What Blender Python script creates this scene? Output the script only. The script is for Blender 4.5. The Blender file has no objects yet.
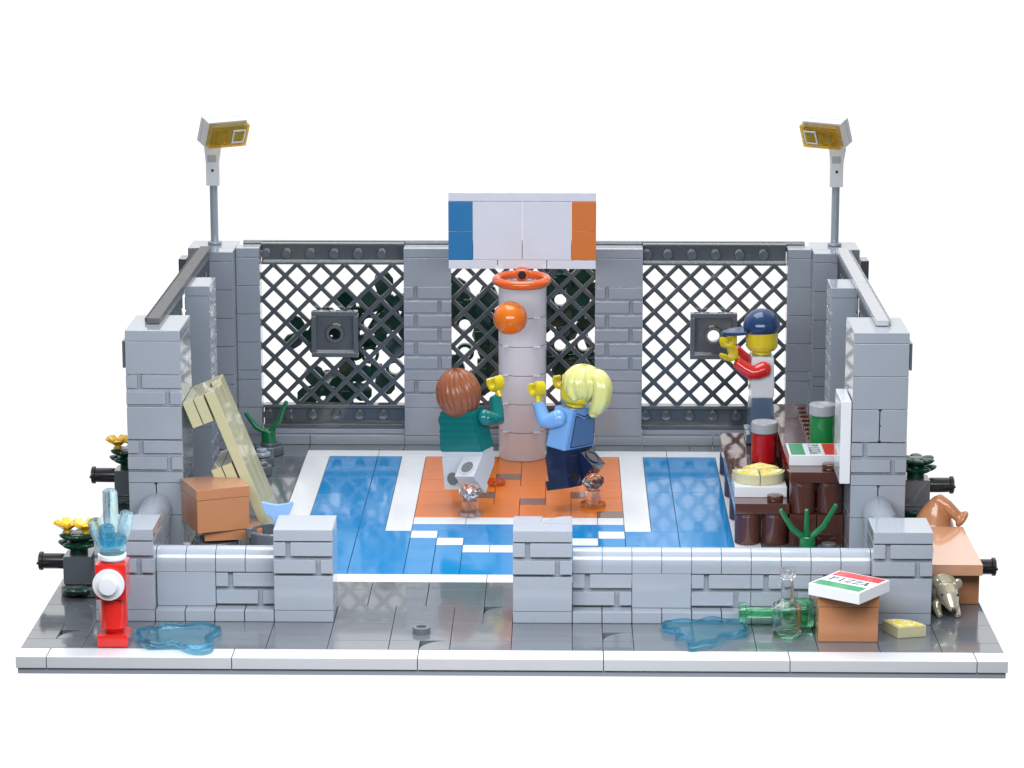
import bpy, bmesh, math, random
from mathutils import Vector, Matrix
PI = math.pi
random.seed(7)
sc = bpy.context.scene
COL = sc.collection

# ------------------------------------------------------------------ materials
def plastic(name, rgb, rough=0.13, bump=0.004, spec=0.5, mottled=0.03, metallic=0.0, coat=0.45):
    m = bpy.data.materials.new(name); m.use_nodes = True
    nt = m.node_tree; n = nt.nodes; l = nt.links
    b = n['Principled BSDF']
    tc = n.new('ShaderNodeTexCoord')
    no = n.new('ShaderNodeTexNoise'); no.inputs['Scale'].default_value = 1.3; no.inputs['Detail'].default_value = 3
    l.new(tc.outputs['Object'], no.inputs['Vector'])
    mx = n.new('ShaderNodeMix'); mx.data_type = 'RGBA'
    c = Vector(rgb)
    mx.inputs['A'].default_value = (*(c * (1 - mottled)), 1)
    mx.inputs['B'].default_value = (*(c * (1 + mottled)), 1)
    l.new(no.outputs['Fac'], mx.inputs['Factor'])
    l.new(mx.outputs['Result'], b.inputs['Base Color'])
    rr = n.new('ShaderNodeMapRange')
    rr.inputs['To Min'].default_value = rough * 0.75; rr.inputs['To Max'].default_value = rough * 1.35
    n2 = n.new('ShaderNodeTexNoise'); n2.inputs['Scale'].default_value = 5.0; n2.inputs['Detail'].default_value = 4
    l.new(tc.outputs['Object'], n2.inputs['Vector'])
    l.new(n2.outputs['Fac'], rr.inputs['Value']); l.new(rr.outputs['Result'], b.inputs['Roughness'])
    if bump:
        n3 = n.new('ShaderNodeTexNoise'); n3.inputs['Scale'].default_value = 0.9; n3.inputs['Detail'].default_value = 1
        l.new(tc.outputs['Object'], n3.inputs['Vector'])
        bp = n.new('ShaderNodeBump'); bp.inputs['Strength'].default_value = 0.5; bp.inputs['Distance'].default_value = bump * 6
        l.new(n3.outputs['Fac'], bp.inputs['Height']); l.new(bp.outputs['Normal'], b.inputs['Normal'])
    b.inputs['Specular IOR Level'].default_value = spec
    b.inputs['Coat Weight'].default_value = coat; b.inputs['Coat Roughness'].default_value = .035
    b.inputs['Metallic'].default_value = metallic
    return m

def clear(name, rgb, rough=0.02, ior=1.45, thin=.5):
    m = bpy.data.materials.new(name); m.use_nodes = True
    n = m.node_tree.nodes; b = n['Principled BSDF']; l = m.node_tree.links
    b.inputs['Base Color'].default_value = (*rgb, 1)
    b.inputs['Transmission Weight'].default_value = 1.0
    b.inputs['IOR'].default_value = ior
    tc = n.new('ShaderNodeTexCoord')
    no = n.new('ShaderNodeTexNoise'); no.inputs['Scale'].default_value = 4
    l.new(tc.outputs['Object'], no.inputs['Vector'])
    rr = n.new('ShaderNodeMapRange'); rr.inputs['To Min'].default_value = rough * .5; rr.inputs['To Max'].default_value = rough * 2
    l.new(no.outputs['Fac'], rr.inputs['Value']); l.new(rr.outputs['Result'], b.inputs['Roughness'])
    tr = n.new('ShaderNodeBsdfTransparent'); tr.inputs['Color'].default_value = (*(Vector(rgb)*.5+Vector((.5, .5, .5))), 1)
    mx = n.new('ShaderNodeMixShader'); mx.inputs['Fac'].default_value = thin
    l.new(b.outputs[0], mx.inputs[1]); l.new(tr.outputs[0], mx.inputs[2]); l.new(mx.outputs[0], n['Material Output'].inputs['Surface'])
    return m

M = dict(
    grey=plastic('light_grey_plastic', (0.335, 0.37, 0.43)),
    dgrey=plastic('dark_grey_plastic', (0.118, 0.135, 0.155), rough=.10),
    floor=plastic('grey_tile_plastic', (0.135, 0.148, 0.168), rough=.11, bump=.002, coat=.45, spec=.6),
    floorl=plastic('mid_grey_tile_plastic', (0.25, 0.275, 0.31), rough=.07, bump=.003),
    rail=plastic('matt_grey_plastic', (0.105, 0.105, 0.11), rough=.4, coat=0, spec=.3),
    lattice=plastic('lattice_grey_plastic', (0.075, 0.088, 0.105), rough=.2),
    white=plastic('white_plastic', (0.75, 0.76, 0.81), rough=.12, bump=.002),
    whitet=plastic('white_tile_plastic', (0.84, 0.85, 0.88), rough=.16, bump=.002, coat=.1),
    blue=plastic('blue_tile_plastic', (0.008, 0.25, 0.60), rough=.10, bump=.004, coat=.2, spec=.5),
    blueb=plastic('blue_panel_plastic', (0.035, 0.22, 0.50), rough=.16),
    orange=plastic('orange_tile_plastic', (0.78, 0.19, 0.018), rough=.16, bump=.003, coat=.1, spec=.35),
    orangeb=plastic('orange_panel_plastic', (0.76, 0.22, 0.06), rough=.16),
    ring=plastic('orange_red_plastic', (0.84, 0.14, 0.022), rough=.15),
    ball=plastic('ball_orange_plastic', (0.86, 0.20, 0.012), rough=.2),
    patch=plastic('brown_tile_plastic', (0.22, 0.10, 0.065), rough=.12),
    red=plastic('red_plastic', (0.70, 0.022, 0.018), rough=.12),
    dred=plastic('dark_red_plastic', (0.45, 0.008, 0.012), rough=.14),
    brown=plastic('reddish_brown_plastic', (0.085, 0.028, 0.020), rough=.07),
    nougat=plastic('nougat_plastic', (0.50, 0.215, 0.10), rough=.22),
    sack=plastic('sack_plastic', (0.50, 0.21, 0.095), rough=.22, coat=.4),
    toplit=plastic('toplit_nougat_plastic', (0.70, 0.36, 0.21), rough=.2, coat=.9),  # lighter nougat: pale reflection on the lid top put into its colour
    tan=plastic('tan_plastic', (0.56, 0.53, 0.33), rough=.16),
    crust=plastic('cream_plastic', (0.58, 0.54, 0.33), rough=.2),
    yellow=plastic('yellow_plastic', (0.76, 0.60, 0.02), rough=.15),
    flower=plastic('flower_yellow_plastic', (0.92, 0.52, 0.02), rough=.25),
    green=plastic('bright_green_plastic', (0.006, 0.17, 0.06), rough=.15),
    green2=plastic('can_green_plastic', (0.006, 0.22, 0.05), rough=.15),
    dgreen=plastic('dark_green_plastic', (0.004, 0.05, 0.03), rough=.2, coat=.1),
    black=plastic('black_plastic', (0.02, 0.022, 0.026), rough=.2),
    pin=plastic('pin_dark_plastic', (0.035, 0.04, 0.048), rough=.2),
    teal=plastic('teal_plastic', (0.004, 0.17, 0.165), rough=.14, coat=.12),
    teald=plastic('teal_stripe_print', (0.003, 0.142, 0.14), rough=.16, coat=.12),
    hairb=plastic('brown_hair_plastic', (0.31, 0.10, 0.045), rough=.27, coat=0),
    hairy=plastic('blond_hair_plastic', (0.78, 0.76, 0.27), rough=.22),
    sky=plastic('light_blue_plastic', (0.20, 0.42, 0.80), rough=.14, coat=.12),
    hood=plastic('hood_blue_print', (0.115, 0.22, 0.42), rough=.2, coat=.12),
    navy=plastic('navy_plastic', (0.012, 0.022, 0.065), rough=.14, coat=.12),
    capn=plastic('cap_navy_plastic', (0.02, 0.05, 0.15), rough=.14, coat=.1),
    sand=plastic('sand_blue_plastic', (0.10, 0.155, 0.24), rough=.16),
    legw=plastic('light_leg_plastic', (0.62, 0.66, 0.71), rough=.14, coat=.12),
    legh=plastic('leg_hole_shade', (0.17, 0.18, 0.19), rough=.25),
    tail=plastic('pale_blue_plastic', (0.30, 0.50, 0.88), rough=.15),
    gold=plastic('pearl_gold_plastic', (0.52, 0.48, 0.35), rough=.24, metallic=.35),
    lid=plastic('silver_lid_plastic', (0.40, 0.42, 0.45), rough=.25),
    pgreen=plastic('print_green', (0.01, 0.27, 0.09), rough=.15, coat=.1),
    pred=plastic('print_red', (0.60, 0.03, 0.03), rough=.15, coat=.1),
    ink=plastic('print_ink', (0.04, 0.05, 0.06), rough=.3),
    lampg=plastic('lamp_post_plastic', (0.33, 0.37, 0.43), rough=.2),
    flask=clear('clear_bottle_glass', (0.98, 0.98, 0.99), ior=1.5, thin=.03),
    gem=clear('clear_gem', (0.97, 0.97, 0.99), ior=1.9, thin=.1),
    kerb=plastic('pale_kerb_plastic', (0.66, 0.67, 0.71), rough=.14, bump=.002),
    board=plastic('backboard_white_plastic', (0.80, 0.82, 0.93), rough=.16, bump=.002),
    post=plastic('hoop_post_plastic', (0.72, 0.73, 0.80), rough=.2, bump=.002, coat=.2),
    water=clear('clear_blue', (0.62, 0.90, 0.98), ior=1.3, thin=.4),
    waterd=clear('clear_deep_blue', (0.30, 0.76, 0.96), ior=1.3, thin=.4),
    glass=clear('clear_glass', (0.98, 0.98, 0.99), ior=1.45, thin=.15),
    gbot=clear('clear_green', (0.30, 0.82, 0.50), thin=.25),
    lens=clear('clear_yellow', (1.0, 0.70, 0.05), rough=.04, thin=.35),
    oclear=clear('clear_orange', (0.98, 0.45, 0.05)),
)
def pizza_mat():
    m = bpy.data.materials.new('pizza_topping'); m.use_nodes = True
    nt = m.node_tree; n = nt.nodes; l = nt.links; b = n['Principled BSDF']
    tc = n.new('ShaderNodeTexCoord'); v = n.new('ShaderNodeTexVoronoi'); v.inputs['Scale'].default_value = 7.5
    l.new(tc.outputs['Object'], v.inputs['Vector'])
    sep = n.new('ShaderNodeSeparateColor'); l.new(v.outputs['Color'], sep.inputs['Color'])
    r = n.new('ShaderNodeValToRGB'); r.color_ramp.interpolation = 'CONSTANT'
    e = r.color_ramp.elements
    e[0].position = 0; e[0].color = (.88, .74, .14, 1)
    e[1].position = .34; e[1].color = (.85, .84, .62, 1)
    for p, c in ((.56, (.88, .66, .05, 1)), (.84, (.80, .35, .07, 1)), (.87, (.22, .50, .04, 1)), (.90, (.90, .80, .30, 1))):
        q = e.new(p); q.color = c
    l.new(sep.outputs['Red'], r.inputs['Fac']); l.new(r.outputs['Color'], b.inputs['Base Color'])
    b.inputs['Roughness'].default_value = .2
    return m
M['pizza'] = pizza_mat()

# ------------------------------------------------------------------ mesh helpers
def rz(a): return Matrix.Rotation(a, 4, 'Z')
def rx(a): return Matrix.Rotation(a, 4, 'X')
class B:
    """collects shapes; every shape keeps a material index"""
    def __init__(s): s.bm = bmesh.new(); s.mats = []
    def mi(s, m):
        if m is None: return 0
        if m not in s.mats: s.mats.append(m)
        return s.mats.index(m)
    def _add(s, tmp, m, T=None):
        if T is not None: bmesh.ops.transform(tmp, matrix=T, verts=tmp.verts)
        i = s.mi(m)
        me = bpy.data.meshes.new('t'); 
        for f in tmp.faces: f.material_index = i
        tmp.to_mesh(me); tmp.free(); s.bm.from_mesh(me); bpy.data.meshes.remove(me)
        return s
    def box(s, x0, x1, y0, y1, z0, z1, m=None, bev=.03, gap=.010, T=None):
        t = bmesh.new(); bmesh.ops.create_cube(t, size=1)
        g = gap
        sx, sy, sz = x1-x0-2*g, y1-y0-2*g, z1-z0-(g)
        bmesh.ops.scale(t, vec=(sx, sy, sz), verts=t.verts)
        bmesh.ops.translate(t, vec=((x0+x1)/2, (y0+y1)/2, (z0+z1)/2), verts=t.verts)
        if bev:
            bmesh.ops.bevel(t, geom=list(t.edges), offset=min(bev, .45*min(sx, sy, sz)), segments=2, affect='EDGES', profile=.6)
        return s._add(t, m, T)
    def prism(s, pts, h0, h1, m=None, axis='z', bev=.02, T=None):
        """pts: outline; axis z: (x,y) raised in z; axis y: (x,z) raised in y; axis x: (y,z) raised in x"""
        t = bmesh.new()
        def P(a, b, h): return {'z': (a, b, h), 'y': (a, h, b), 'x': (h, a, b)}[axis]
        v0 = [t.verts.new(P(a, b, h0)) for a, b in pts]; v1 = [t.verts.new(P(a, b, h1)) for a, b in pts]
        t.faces.new(v0); t.faces.new(v1)
        k = len(pts)
        for i in range(k): t.faces.new((v0[i], v0[(i+1) % k], v1[(i+1) % k], v1[i]))
        bmesh.ops.recalc_face_normals(t, faces=t.faces)
        if bev:
            ed = [e for e in t.edges if e.calc_face_angle(0) > .6]
            bmesh.ops.bevel(t, geom=ed, offset=bev, segments=2, affect='EDGES', profile=.6)
        return s._add(t, m, T)
    def lathe(s, prof, m=None, seg=40, T=None, a0=0, a1=2*PI):
        """prof: (r,z) from bottom to top, round the z axis"""
        t = bmesh.new(); rings = []; full = abs(a1-a0-2*PI) < 1e-6
        n = seg if full else seg+1
        for r, z in prof:
            if r < 1e-5: rings.append([t.verts.new((0, 0, z))])
            else: rings.append([t.verts.new((r*math.cos(a0+(a1-a0)*i/seg), r*math.sin(a0+(a1-a0)*i/seg), z)) for i in range(n)])
        for A, C in zip(rings, rings[1:]):
            for i in range(seg):
                j = (i+1) % n if full else i+1
                if len(A) == 1 and len(C) == 1: continue
                if len(A) == 1: t.faces.new((A[0], C[j], C[i]))
                elif len(C) == 1: t.faces.new((A[i], A[j], C[0]))
                else: t.faces.new((A[i], A[j], C[j], C[i]))
        bmesh.ops.recalc_face_normals(t, faces=t.faces)
        return s._add(t, m, T)
    def cyl(s, c, r, h, m=None, axis='z', bev=.03, seg=36, T=None, r2=None):
        r2 = r if r2 is None else r2
        bv = min(bev, r*.4, h*.4)
        p = [(0, 0), (r-bv, 0), (r-bv*.3, bv*.3), (r, bv), (r2, h-bv), (r2-bv*.3, h-bv*.3), (r2-bv, h), (0, h)]
        R = {'z': Matrix(), 'x': Matrix.Rotation(PI/2, 4, 'Y'), 'y': Matrix.Rotation(-PI/2, 4, 'X')}[axis]
        X = Matrix.Translation(c) @ R
        return s.lathe(p, m, seg, X if T is None else T @ X)
    def stud(s, x, y, z, m=None, axis='z', T=None, r=.3, h=.2):
        return s.cyl((x, y, z), r, h, m, axis, .03, 28, T)
    def tube(s, pts, rad, m=None, seg=16, T=None, cap=True, sq=False, ry=None):
        t = bmesh.new(); P = [Vector(p) for p in pts]
        if not isinstance(rad, (list, tuple)): rad = [rad]*len(P)
        if cap:   # round the ends
            d0 = (P[0]-P[1]).normalized(); d1 = (P[-1]-P[-2]).normalized(); r0, r1 = rad[0], rad[-1]
            P = [P[0]+d0*r0*.5, P[0]+d0*r0*.4, P[0]+d0*r0*.2] + P + [P[-1]+d1*r1*.2, P[-1]+d1*r1*.4, P[-1]+d1*r1*.5]
            rad = [r0*.3, r0*.65, r0*.9] + list(rad) + [r1*.9, r1*.65, r1*.3]
        tang = [(P[min(i+1, len(P)-1)]-P[max(i-1, 0)]).normalized() for i in range(len(P))]
        up = Vector((0, 0, 1)) if abs(tang[0].z) < .9 else Vector((0, 1, 0))
        u = (up - tang[0]*up.dot(tang[0])).normalized(); rings = []
        for p, tg, r in zip(P, tang, rad):
            u = (u - tg*u.dot(tg)).normalized(); v = tg.cross(u)
            k = 1 if ry is None else ry
            rings.append([t.verts.new(p + (u*math.cos(2*PI*i/seg)*k + v*math.sin(2*PI*i/seg))*r) for i in range(seg)])
        for A, C in zip(rings, rings[1:]):
            for i in range(seg): t.faces.new((A[i], A[(i+1) % seg], C[(i+1) % seg], C[i]))
        t.faces.new(rings[0][::-1]); t.faces.new(rings[-1])
        bmesh.ops.recalc_face_normals(t, faces=t.faces)
        return s._add(t, m, T)
    def torus(s, c, R, r, m=None, seg=56, T=None, a0=0, a1=2*PI, sx=1, tilt=None):
        t = bmesh.new(); rs = 16; full = abs(a1-a0-2*PI) < 1e-6; n = seg if full else seg+1; rings = []
        for i in range(n):
            a = a0+(a1-a0)*i/seg
            rings.append([t.verts.new((c[0]+math.cos(a)*(R+r*math.cos(2*PI*j/rs)), c[1]+math.sin(a)*(R+r*math.cos(2*PI*j/rs)), c[2]+r*math.sin(2*PI*j/rs))) for j in range(rs)])
        for i in range(seg):
            A = rings[i]; C = rings[(i+1) % n]
            for j in range(rs): t.faces.new((A[j], A[(j+1) % rs], C[(j+1) % rs], C[j]))
        if not full: t.faces.new(rings[0]); t.faces.new(rings[-1][::-1])
        bmesh.ops.recalc_face_normals(t, faces=t.faces)
        return s._add(t, m, T)
    def ball(s, c, r, m=None, sc_=(1, 1, 1), T=None, fn=None, u=32, v=20):
        t = bmesh.new(); bmesh.ops.create_uvsphere(t, u_segments=u, v_segments=v, radius=1)
        for q in t.verts:
            k = fn(q.co.copy()) if fn else 1
            q.co = Vector((q.co.x*sc_[0], q.co.y*sc_[1], q.co.z*sc_[2]))*r*k + Vector(c)
        return s._add(t, m, T)

XF = {}
def setp(o, root):
    o.parent = root
def build(name, b, mat=None, root=None, base=None, angle=35, mods=()):
    """one mesh object; geometry is authored in the root's frame when XF[root]==local, else in scene frame"""
    me = bpy.data.meshes.new(name)
    if base is not None: bmesh.ops.translate(b.bm, vec=-Vector(base), verts=b.bm.verts)
    elif root is not None and root in OFF: bmesh.ops.translate(b.bm, vec=-OFF[root], verts=b.bm.verts)
    b.bm.to_mesh(me); b.bm.free()
    ms = [x if x is not None else mat for x in b.mats] or [mat]
    for x in ms: me.materials.append(M[x] if isinstance(x, str) else x)
    for p in me.polygons: p.use_smooth = True
    me.set_sharp_from_angle(angle=math.radians(angle))
    o = bpy.data.objects.new(name, me); COL.objects.link(o)
    if base is not None: o.location = base
    if root is not None: o.parent = root
    if not mods:
        wn = o.modifiers.new('weighted_normal', 'WEIGHTED_NORMAL'); wn.keep_sharp = True; wn.mode = 'FACE_AREA'; wn.weight = 100
    for kind, kw in mods:
        md = o.modifiers.new(kind.lower(), kind)
        for k, v in kw.items(): setattr(md, k, v)
    return o
OFF = {}
def tag(o, label, cat, group=None):
    o['label'] = label; o['category'] = cat
    if group: o['group'] = group
    return o
def thing(name, base, label, cat, group=None, world=True, rot=None):
    o = bpy.data.objects.new(name, None); COL.objects.link(o); o.location = base
    o.empty_display_size = .3
    if rot is not None: o.rotation_euler = rot
    if world: OFF[o] = Vector(base)
    return tag(o, label, cat, group)
def struct(name, b, mat=None):
    o = build(name, b, mat); o['kind'] = 'structure'; return o
def dup(root, loc, label, rot=None, group=None, flipx=False):
    r = root.copy(); COL.objects.link(r); r.location = loc; r['label'] = label
    if rot is not None: r.rotation_euler = rot
    if group: r['group'] = group
    for ch in [o for o in bpy.data.objects if o.parent == root]:
        c = ch.copy(); COL.objects.link(c); c.parent = r
        for g in [o for o in bpy.data.objects if o.parent == ch]:
            d = g.copy(); COL.objects.link(d); d.parent = c
    return r

# ------------------------------------------------------------------ the setting: base, walkway, court
b = B(); b.box(.05, 31.95, .05, 31.95, 0, .2, bev=.03); struct('base_plate', b, 'grey')
b = B()
for x0, x1 in ((0, 1), (1, 7), (7, 13), (13, 19), (19, 25), (25, 31), (31, 32)): b.box(x0, x1, 0, 1, .2, .6)
struct('kerb', b, 'kerb')

TZ0, TZ1 = .2, .6
def tiles(b, xs, ys, m=None, bev=.018):
    for x0, x1 in zip(xs, xs[1:]):
        for y0, y1 in zip(ys, ys[1:]): b.box(x0, x1, y0, y1, TZ0, TZ1, m, bev=bev, gap=.008)
def quarter(b, x0, y0, x1, y1, m=None):
    """square tile with its far left corner rounded off: the dark gap shows"""
    w = x1-x0; pts = [(x0+.008, y0+.008), (x1-.008, y0+.008), (x1-.008, y1-.008)]
    for i in range(1, 9):
        a = PI/2 + (PI/2)*i/9
        pts.append((x1-.008+(w-.016)*math.cos(a), y0+.008+(y1-y0-.016)*math.sin(a)))
    b.prism(pts, TZ0, TZ1, m, bev=.015)
# pavement in front and beside the walls
b = B()
tiles(b, [0, 2], [1, 2]); tiles(b, [0, 2], [4, 6, 8, 10, 12, 14, 16, 18, 20, 22, 24, 26, 28, 30, 32])
tiles(b, [0, 1], [2, 3, 4]); quarter(b, 1, 2, 2, 3); tiles(b, [1, 2], [3, 4])
tiles(b, [2, 4, 6, 8], [1, 2, 4, 6]); 
tiles(b, [8, 10, 12], [1, 2, 4, 6]); tiles(b, [12, 13], [1, 2]); quarter(b, 13, 1, 14, 2); tiles(b, [12, 14], [2, 4, 6])
tiles(b, [14, 16], [1, 2, 4]); tiles(b, [14, 15], [4, 6]); tiles(b, [15, 16], [4, 5]); quarter(b, 15, 5, 16, 6)
tiles(b, [16, 18], [1, 2, 4, 6]); tiles(b, [18, 19], [1, 2]); quarter(b, 19, 2, 20, 3); tiles(b, [19, 20], [1, 2]); tiles(b, [18, 19], [2, 4, 6]); tiles(b, [19, 20], [3, 4, 6])
tiles(b, [20, 22, 24, 26, 28, 30], [1, 2, 4, 6]); 
tiles(b, [30, 32], [1, 2, 4, 6, 8, 10, 12, 14, 16, 18, 20, 22, 24, 26, 28, 30, 32])
tiles(b, [4, 7, 9, 11, 13, 15, 17, 19, 21, 23, 25, 28], [6, 8, 9])
tiles(b, [2, 4], [6, 8, 10, 12, 14, 16, 18, 20, 22, 24, 26, 28, 30, 32]); tiles(b, [28, 30], [6, 8, 10, 12, 14, 16, 18, 20, 22, 24, 26, 28, 30, 32])
struct('pavement', b, 'floorl' if False else 'floor')
# court surround
b = B()
tiles(b, [4, 7], [9, 12, 14, 16, 18, 20, 22, 24, 26, 28, 30, 32]); tiles(b, [25, 28], [9, 12, 14, 16, 18, 20, 22, 24, 26, 28, 30, 32])
tiles(b, [7, 11, 15, 19, 23, 25], [29, 30, 32])
struct('court_surround', b, 'floor')
# court
b = B()
W = 'whitet'
tiles(b, [7, 9, 15, 21, 25], [9, 10], W)
tiles(b, [7, 8], [10, 16, 22, 28], W); tiles(b, [24, 25], [10, 16, 22, 28], W)
tiles(b, [7, 10, 16, 22, 25], [28, 29], W)
tiles(b, [11, 12], [16, 22, 28], W); tiles(b, [20, 21], [16, 22, 28], W)
tiles(b, [12, 14, 16, 18, 19, 20], [17, 18], W)
BL = 'blue'
tiles(b, [8, 10], [10, 16, 22, 28], BL); tiles(b, [10, 11], [16, 22, 28], BL)
tiles(b, [10, 12], [10, 16], BL)
tiles(b, [22, 24], [10, 16, 22, 28], BL); tiles(b, [21, 22], [16, 22, 28], BL); tiles(b, [20, 22], [10, 16], BL)
tiles(b, [12, 16, 20], [16, 17], BL)
for x in range(12, 20):
    wy = {12: 15, 13: 14, 14: 13, 15: 13, 16: 13, 17: 13, 18: 14, 19: 15}[x]
    tiles(b, [x, x+1], [wy, wy+1], W)
tiles(b, [13, 19], [15, 16], BL); tiles(b, [14, 18], [14, 15], BL)
tiles(b, [12, 13], [10, 15], BL); tiles(b, [13, 14], [10, 14], BL); tiles(b, [14, 16, 18], [10, 13], BL)
tiles(b, [18, 19], [10, 14], BL); tiles(b, [19, 20], [10, 15], BL)
dark = {(15, 24), (16, 20), (18, 21), (19, 18), (14, 21)}
done = set()
for y in range(18, 28):
    for x in range(12, 20):
        if (x, y) in done: continue
        if (x, y) in dark: tiles(b, [x, x+1], [y, y+1], 'patch'); done.add((x, y)); continue
        sz = 1
        if x+1 < 20 and y+1 < 28 and not ({(x+1, y), (x, y+1), (x+1, y+1)} & (dark | done)): sz = 2
        tiles(b, [x, x+sz], [y, y+sz], 'orange')
        for i in range(sz):
            for j in range(sz): done.add((x+i, y+j))
struct('court_floor', b, 'blue')

# ------------------------------------------------------------------ walls
def masonry(b, x0, x1, y0, y1, z0, rows=2, first=0, dep=.15, faces='f'):
    """two 0.6 high rows of relief bricks per 1.2; split at .45 / w-.5"""
    b.box(x0, x1, y0+dep, y1-dep, z0, z0+.6*rows, bev=0, gap=.002)
    w = x1-x0
    for r in range(rows):
        top = (r+first) % 2 == 1           # upper row of the pair: short brick first
        cuts = []
        k = x0
        while k < x1-.01:
            cuts.append(k + (.5 if top else 1.5)); k += 2
        xs = [x0] + [c for c in cuts if c < x1-.05] + [x1]
        for i, (a, c) in enumerate(zip(xs, xs[1:])):
            g0 = .0 if i == 0 else .075; g1 = 0. if i == len(xs)-2 else .075
            b.box(a+g0, c-g1, y0, y1, z0+.6*r+.085, z0+.6*(r+1)-.035, bev=.035, gap=.004)
def masonry_side(b, x0, x1, y0, y1, z0, rows=2):
    b.box(x0+.05, x1-.05, y0, y1, z0, z0+.6*rows, bev=0, gap=.002)
    for r in range(rows):
        ys = [y0]; k = y0+(.5 if r % 2 else 1.5)
        while k < y1-.05: ys.append(k); k += 1.5 if len(ys) % 2 else 1.
        ys.append(y1)
        for a, c in zip(ys, ys[1:]): b.box(x0, x1, a+.03, c-.03, z0+.6*r+.045, z0+.6*(r+1)-.03, bev=.03, gap=.004)

def front_pillar(x, label, corner=False, chip=False):
    t = thing('brick_pillar', (x+1, 5, .6), label, 'pillar', 'short brick pillars of the front wall')
    b = B(); b.box(x, x+2, 4, 6, .6, 1.0); b.box(x, x+2, 4, 6, 1.0, 2.2); masonry(b, x, x+2, 4, 6, 2.2)
    build('shaft', b, 'grey', t)
    b = B()
    if chip:
        b.box(x, x+2, 4, 5, 3.4, 3.8); b.box(x, x+1, 5, 6, 3.4, 3.8)
        w = 1; x0, y0, x1, y1 = x+1, 5, x+2, 6
        pts = [(x0+.008, y0+.008), (x1-.008, y0+.008), (x1-.008, y1-.008)]
        for i in range(1, 9):
            a = PI/2 + (PI/2)*i/9; pts.append((x1-.008+.984*math.cos(a), y0+.008+.984*math.sin(a)))
        b.prism(pts, 3.4, 3.8, bev=.015)
    else: b.box(x, x+2, 4, 6, 3.4, 3.8)
    build('capstone', b, 'grey', t)
front_pillar(2, 'short grey brick pillar at the left corner, right behind the red hydrant')
front_pillar(8, 'short grey brick pillar on the left side of the court entrance')
front_pillar(16, 'short grey brick pillar on the right side of the court entrance, with a chipped cap', chip=True)
front_pillar(28, 'short grey brick pillar at the right corner beside the brown box and rat')

def halfcap(b, x0, x1, axis, c0, z0=2.2, r=.5):
    """rounded coping one unit long pieces, cross-section centred on c0"""
    n = round(x1-x0)
    pr = [(c0-r, z0), (c0+r, z0)] + [(c0+r*math.cos(PI*i/14), z0+.26+r*1.04*math.sin(PI*i/14)) for i in range(15)]
    for i in range(n):
        b.prism(pr, x0+i+.008, x0+i+.992, axis='x' if axis == 'x' else 'y', bev=.02)
def front_wall(x0, x1, smooth, label):
    t = thing('low_wall', ((x0+x1)/2, 5, .6), label, 'wall', 'low garden walls with rounded coping')
    b = B()
    for x in range(x0, x1): b.box(x, x+1, 4, 5.4, .6, 1.0, bev=.035)
    x = x0
    while x < x1:
        if x in smooth: b.box(x, x+2, 4.5, 5.5, 1.0, 2.2)
        else: masonry(b, x, x+2, 4.5, 5.5, 1.0)
        x += 2
    build('wall', b, 'grey', t)
    b = B(); halfcap(b, x0, x1, 'x', 5.0); build('coping', b, 'grey', t, angle=30)
front_wall(4, 8, (4,), 'low grey front wall left of the entrance, behind the left puddle')
front_wall(18, 28, (20,), 'long low grey front wall right of the entrance, behind the clear bottle')
def side_wall(xc, label):
    t = thing('low_wall', (xc, 9, .6), label, 'wall', 'low garden walls with rounded coping')
    b = B(); b.box(xc-.5, xc+.5, 6, 12, .6, 1.0); masonry_side(b, xc-.5, xc+.5, 6, 12, 1.0)
    build('wall', b, 'grey', t)
    b = B(); halfcap(b, 6, 12, 'y', xc, r=.55); build('coping', b, 'grey', t, angle=30)
side_wall(3, 'low grey side wall with rounded coping running back to the left tall pillar')
side_wall(29, 'low grey side wall with rounded coping running back to the right tall pillar')

def tall_pillar(x, label, right):
    t = thing('tall_pillar', (x+1, 13.5, .6), label, 'pillar', 'tall front pillars of the cage')
    b = B(); y0, y1 = 12, 15; G = 'grey'
    b.box(x, x+2, y0, y1, .6, 1.0)
    b.box(x, x+2, y0, y1, 1.0, 2.2)
    b.box(x, x+1, y0, y1, 2.2, 3.4, bev=.04, gap=.012); b.box(x+1, x+2, y0, y1, 2.2, 3.4, bev=.04, gap=.012)
    b.box(x, x+2, y0, y1, 3.4, 3.8)
    masonry(b, x, x+2, y0, y1, 3.8)
    if right:
        b.box(x, x+1, y0, y1, 5.0, 6.2, bev=.04, gap=.012); b.box(x+1, x+2, y0, y1, 5.0, 6.2, bev=.04, gap=.012)
        b.box(x, x+2, y0, y1, 6.2, 7.4)
    else:
        b.box(x, x+2, y0, y1, 5.0, 6.2); masonry(b, x, x+2, y0, y1, 6.2)
    b.box(x, x+2, y0, y1, 7.4, 8.6)
    build('shaft', b, 'grey', t)
    b = B()
    for z in ((3.37, 2.8, 2.23) if not right else (3.37, 2.23, 6.17, 5.6, 5.03)):
        b.prism([(x+1-.07, z+.03), (x+1+.07, z+.03), (x+1, z-.06)] if z not in (2.8, 5.6) else [(x+1-.01, z+.05), (x+1+.06, z), (x+1-.01, z-.05)], y0-.006, y0+.05, axis='y', bev=0)
    build('joint_notch', b, 'black', t)
    b = B(); b.box(x, x+2, y0, y1, 8.6, 9.0); build('capstone', b, 'grey', t)
    xx = x-.12 if not right else x+2.0
    b = B(); b.box(xx, xx+.12, y0+.1, y0+1.1, 7.6, 8.6, bev=.02); build('side_panel', b, 'dgrey', t)
tall_pillar(2, 'tall grey brick pillar at the left front of the cage, above the leaning bench', False)
tall_pillar(28, 'tall grey brick pillar at the right front of the cage, holding the white panel', True)

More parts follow.
